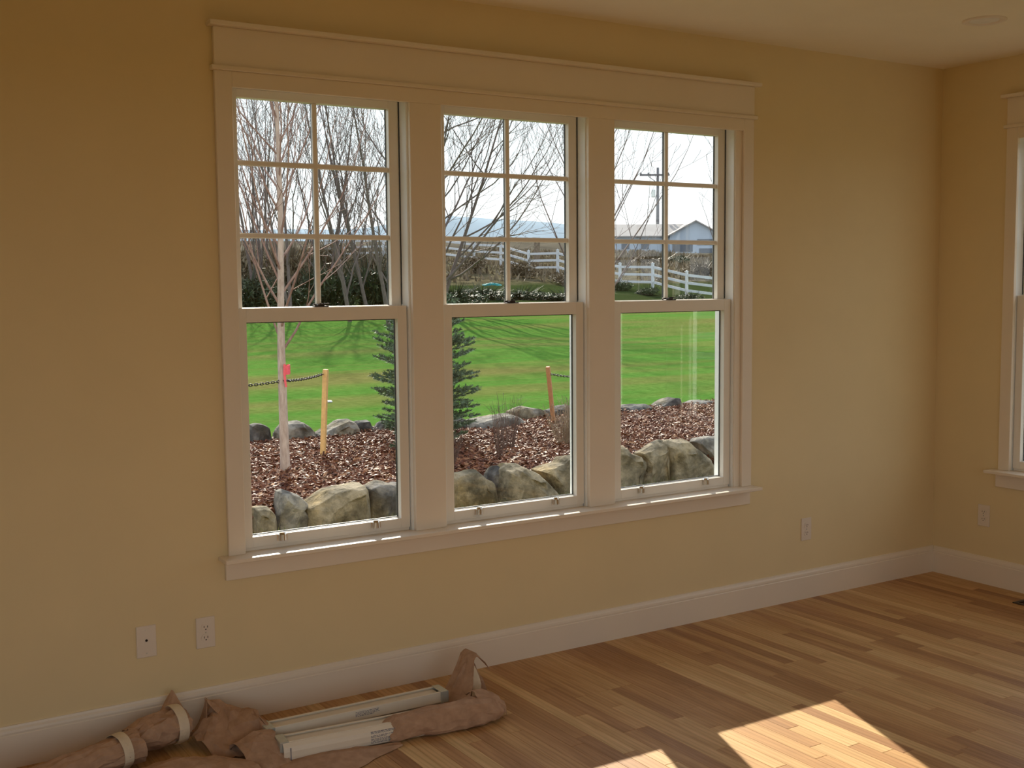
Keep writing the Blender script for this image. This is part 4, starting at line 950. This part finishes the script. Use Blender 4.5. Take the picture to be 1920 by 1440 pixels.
# ------------------------------------------------------------------ WHITE RAIL FENCE
FP = [(27.3, 72.6), (29.4, 69.1), (31.6, 65.4), (33.3, 61.9), (34.75, 56.1), (36.5, 49.0), (37.3, 44.9), (38.5, 41.8), (39.4, 38.8), (40.6, 35.5)]
fr_root = empty('rail_fence', (FP[0][0], FP[0][1], 0)); tag(fr_root, 'white three-rail ranch fence running down the bank across the windows', 'fence')
dist = [0]
for a, c in zip(FP[:-1], FP[1:]): dist.append(dist[-1]+math.dist(a, c))
def fpos(s_):
    for i in range(len(FP)-1):
        if s_ <= dist[i+1]+1e-6:
            t = (s_-dist[i])/(dist[i+1]-dist[i]); x = FP[i][0]*(1-t)+FP[i+1][0]*t; y = FP[i][1]*(1-t)+FP[i+1][1]*t; return Vector((x, y, gz(x, y)))
    return Vector((*FP[-1], gz(*FP[-1])))
nP = int(dist[-1]/2.45); PP = [fpos(i*2.45) for i in range(nP+1)]
org = Vector((FP[0][0], FP[0][1], 0))
for i, p in enumerate(PP):
    d = (PP[min(i+1, nP)]-PP[max(i-1, 0)]); a = math.atan2(d.y, d.x)
    m = MB(); m.box(-.065, .065, -.065, .065, -.1, 1.5); m.box(-.08, .08, -.08, .08, 1.5, 1.53); m.lathe([(.085, 0), (.004, .05)], (0, 0, 1.53), 'z', 4)
    o = m.build('post', 'fence_white', fr_root); o.location = p-org; o.rotation_euler = (0, 0, a)
    if i < nP:
        q = PP[i+1]
        for hh in (.45, .88, 1.31):
            A = p+Vector((0, 0, hh)); B_ = q+Vector((0, 0, hh)); dv = B_-A; L = dv.length; mm = MB().box(0, L, -.022, .022, -.07, .07)
            o = mm.build('rail', 'fence_white', fr_root); o.location = A-org; o.rotation_euler = (0, -math.atan2(dv.z, math.hypot(dv.x, dv.y)), math.atan2(dv.y, dv.x))
# second run of the fence east of the house (seen mirrored in the glass)
fe = empty('rail_fence', (11, 0, 0)); tag(fe, 'white rail fence off to the right of the house, beyond the side windows', 'fence')
for i in range(9):
    y_ = 4-i*2.4; z_ = gz(11, y_); MB().box(-.065, .065, -.065, .065, 0, 1.5).build('post', 'fence_white', fe).location = (0, y_, z_-.05)
    for hh in (.45, .88, 1.31):
        if i < 8: MB().box(-.022, .022, -2.4, 0, -.07, .07).build('rail', 'fence_white', fe).location = (0, y_, z_+hh)

# old wooden post, tarp, pale stub fence
o = MB().box(-.16, .16, -.16, .16, -.2, 1.85).build('wooden_post', 'old_post', loc=(40.1, 64.8, gz(40.1, 64.8)), bevel=.03); o.rotation_euler = (.02, .03, .4); tag(o, 'weathered brown wooden post standing behind the white fence', 'post')
m = MB(); G = 9
for i in range(G):
    for j in range(G):
        u, v = (i/(G-1)-.5), (j/(G-1)-.5); m.v.append((u*.95, v*.5, max(0, .13*math.cos(u*3.0)*math.cos(v*3.0)+.05*noise.noise(Vector((u*9, v*9, 0))))))
for i in range(G-1):
    for j in range(G-1): q = i*G+j; m.f.append((q, q+G, q+G+1, q+1))
o = m.build('tarp', 'tarp', loc=(23.9, 44.2, gz(23.9, 44.2)+.40), solid=.01); o.rotation_euler = (.12, 0, -.5); tag(o, 'small teal tarp heap on the bank below the wide tree', 'tarp')
o = MB().box(-.07, .07, -.04, .04, 0, .03).build('paper_scrap', 'litter', loc=(1.75, 12.6, gz(1.75, 12.6)), bevel=.01); tag(o, 'white scrap lying on the lawn right of the light stake', 'litter')

# ------------------------------------------------------------------ LONG SHED AND UTILITY POLE
gl_ = Vector((105.65, 128.46, 0)); gr_ = Vector((116.82, 130.97, 0)); 
c0 = Vector((106.6, 129.6, 6.1)); ex = Vector((.982, .19, 0)).normalized()   # along the gable wall, left to right
ex = Vector((.87, -.49, 0)).normalized(); 
root = empty('long_shed', (113.0, 133.0, 5.9)); tag(root, 'long pale blue-grey shed with brown roof beyond the fence, right window', 'building')
# local frame: X right along the facade, Y away from the house
root.rotation_euler = (0, 0, math.atan2(-.49, .87))
W2_, Lb, wh, rh = 3.6, 9.0, 3.25, 5.35
XR = 0.0
m = MB(); m.box(-16, .8, -2.0, 7, -.6, 2.9); m.build('wall', 'barn_wall', root)
m = MB(); v = [(-16.5, -2.6, 3.0), (.2, -2.6, 3.0), (-.0, 2.6, 5.0), (-16.5, 2.6, 5.0), (.2, 7.6, 3.0), (-16.5, 7.6, 3.0)]
m.v = v+[(a, b_, c-.18) for a, b_, c in v]; m.f = [(0, 1, 2, 3), (3, 2, 4, 5), (6, 9, 8, 7), (9, 11, 10, 8), (0, 6, 7, 1), (1, 7, 8, 2), (2, 8, 10, 4), (4, 10, 11, 5), (5, 11, 9, 3), (3, 9, 6, 0)]
m.build('roof', 'barn_roof', root)
m = MB(); gw = 3.9; m.v = [(-gw-.0+.6, -3.2, -.6), (gw+.6, -3.2, -.6), (gw+.6, -3.2, 3.0), (.6, -3.2, 5.1), (-gw+.6, -3.2, 3.0), (-gw+.6, 7, -.6), (gw+.6, 7, -.6), (gw+.6, 7, 3.0), (.6, 7, 5.1), (-gw+.6, 7, 3.0)]
m.f = [(0, 1, 2, 3, 4), (9, 8, 7, 6, 5), (0, 5, 6, 1), (1, 6, 7, 2), (2, 7, 8, 3), (3, 8, 9, 4), (4, 9, 5, 0)]; m.build('gable_wall', 'barn_wall', root)
m = MB()
for sg in (-1, 1):
    b0 = len(m.v); v = [(.6, -3.7, 5.28), (.6, 7.4, 5.28), (.6+sg*(gw+.5), 7.4, 2.92), (.6+sg*(gw+.5), -3.7, 2.92)]; m.v += v+[(a, b_, c-.17) for a, b_, c in v]
    m.f += [tuple(b0+q for q in f_) for f_ in ((0, 1, 2, 3), (7, 6, 5, 4), (0, 4, 5, 1), (1, 5, 6, 2), (2, 6, 7, 3), (3, 7, 4, 0))]
m.build('gable_roof', 'barn_roof', root)
MB().box(.9, 4.2, -3.26, -3.19, 1.5, 2.4).build('opening', 'barn_dark', root); MB().box(-2.9, .2, -3.26, -3.19, .5, 2.0).build('opening', 'barn_dark', root); MB().box(1.2, 3.2, -3.26, -3.19, -.4, 1.0).build('shed_door', 'barn_dark', root)
for xx in (-13.5, -10.5, -7.5): MB().box(xx, xx+1.2, -2.06, -1.99, 1.0, 1.9).build('opening', 'barn_dark', root)
for xx in np.arange(-16, -3.4, 1.1): MB().box(xx, xx+.06, -2.05, -2.0, -.4, 2.9).build('batten', 'barn_wall', root)

up_ = empty('utility_pole', (115.6, 143.3, 6.0)); tag(up_, 'wooden utility pole with crossarm and transformer behind the long shed', 'utility pole')
up_.rotation_euler = (0, 0, -.5)
MB().tube([(0, 0, -.5), (0, 0, 7), (0, 0, 14.4)], [.30, .26, .20], 8).build('pole', 'pole_wood', up_, smooth=True)
MB().box(-3.0, 1.9, -.32, -.18, 13.05, 13.35).build('crossarm', 'pole_wood', up_)
for xx in (-2.8, -1.6, .9, 1.7): MB().lathe([(.10, 0), (.14, .1), (.06, .25)], (xx, -.25, 13.35), 'z', 8).build('insulator', 'pole_wood', up_)
MB().tube([(-1.6, -.25, 13.0), (-.1, -.25, 11.9)], .06, 5).build('brace', 'pole_wood', up_)
MB().lathe([(.30, 0), (.33, .1), (.33, 1.15), (.25, 1.25)], (-.75, -.1, 9.6), 'z', 12).build('transformer', 'galvanised', up_)
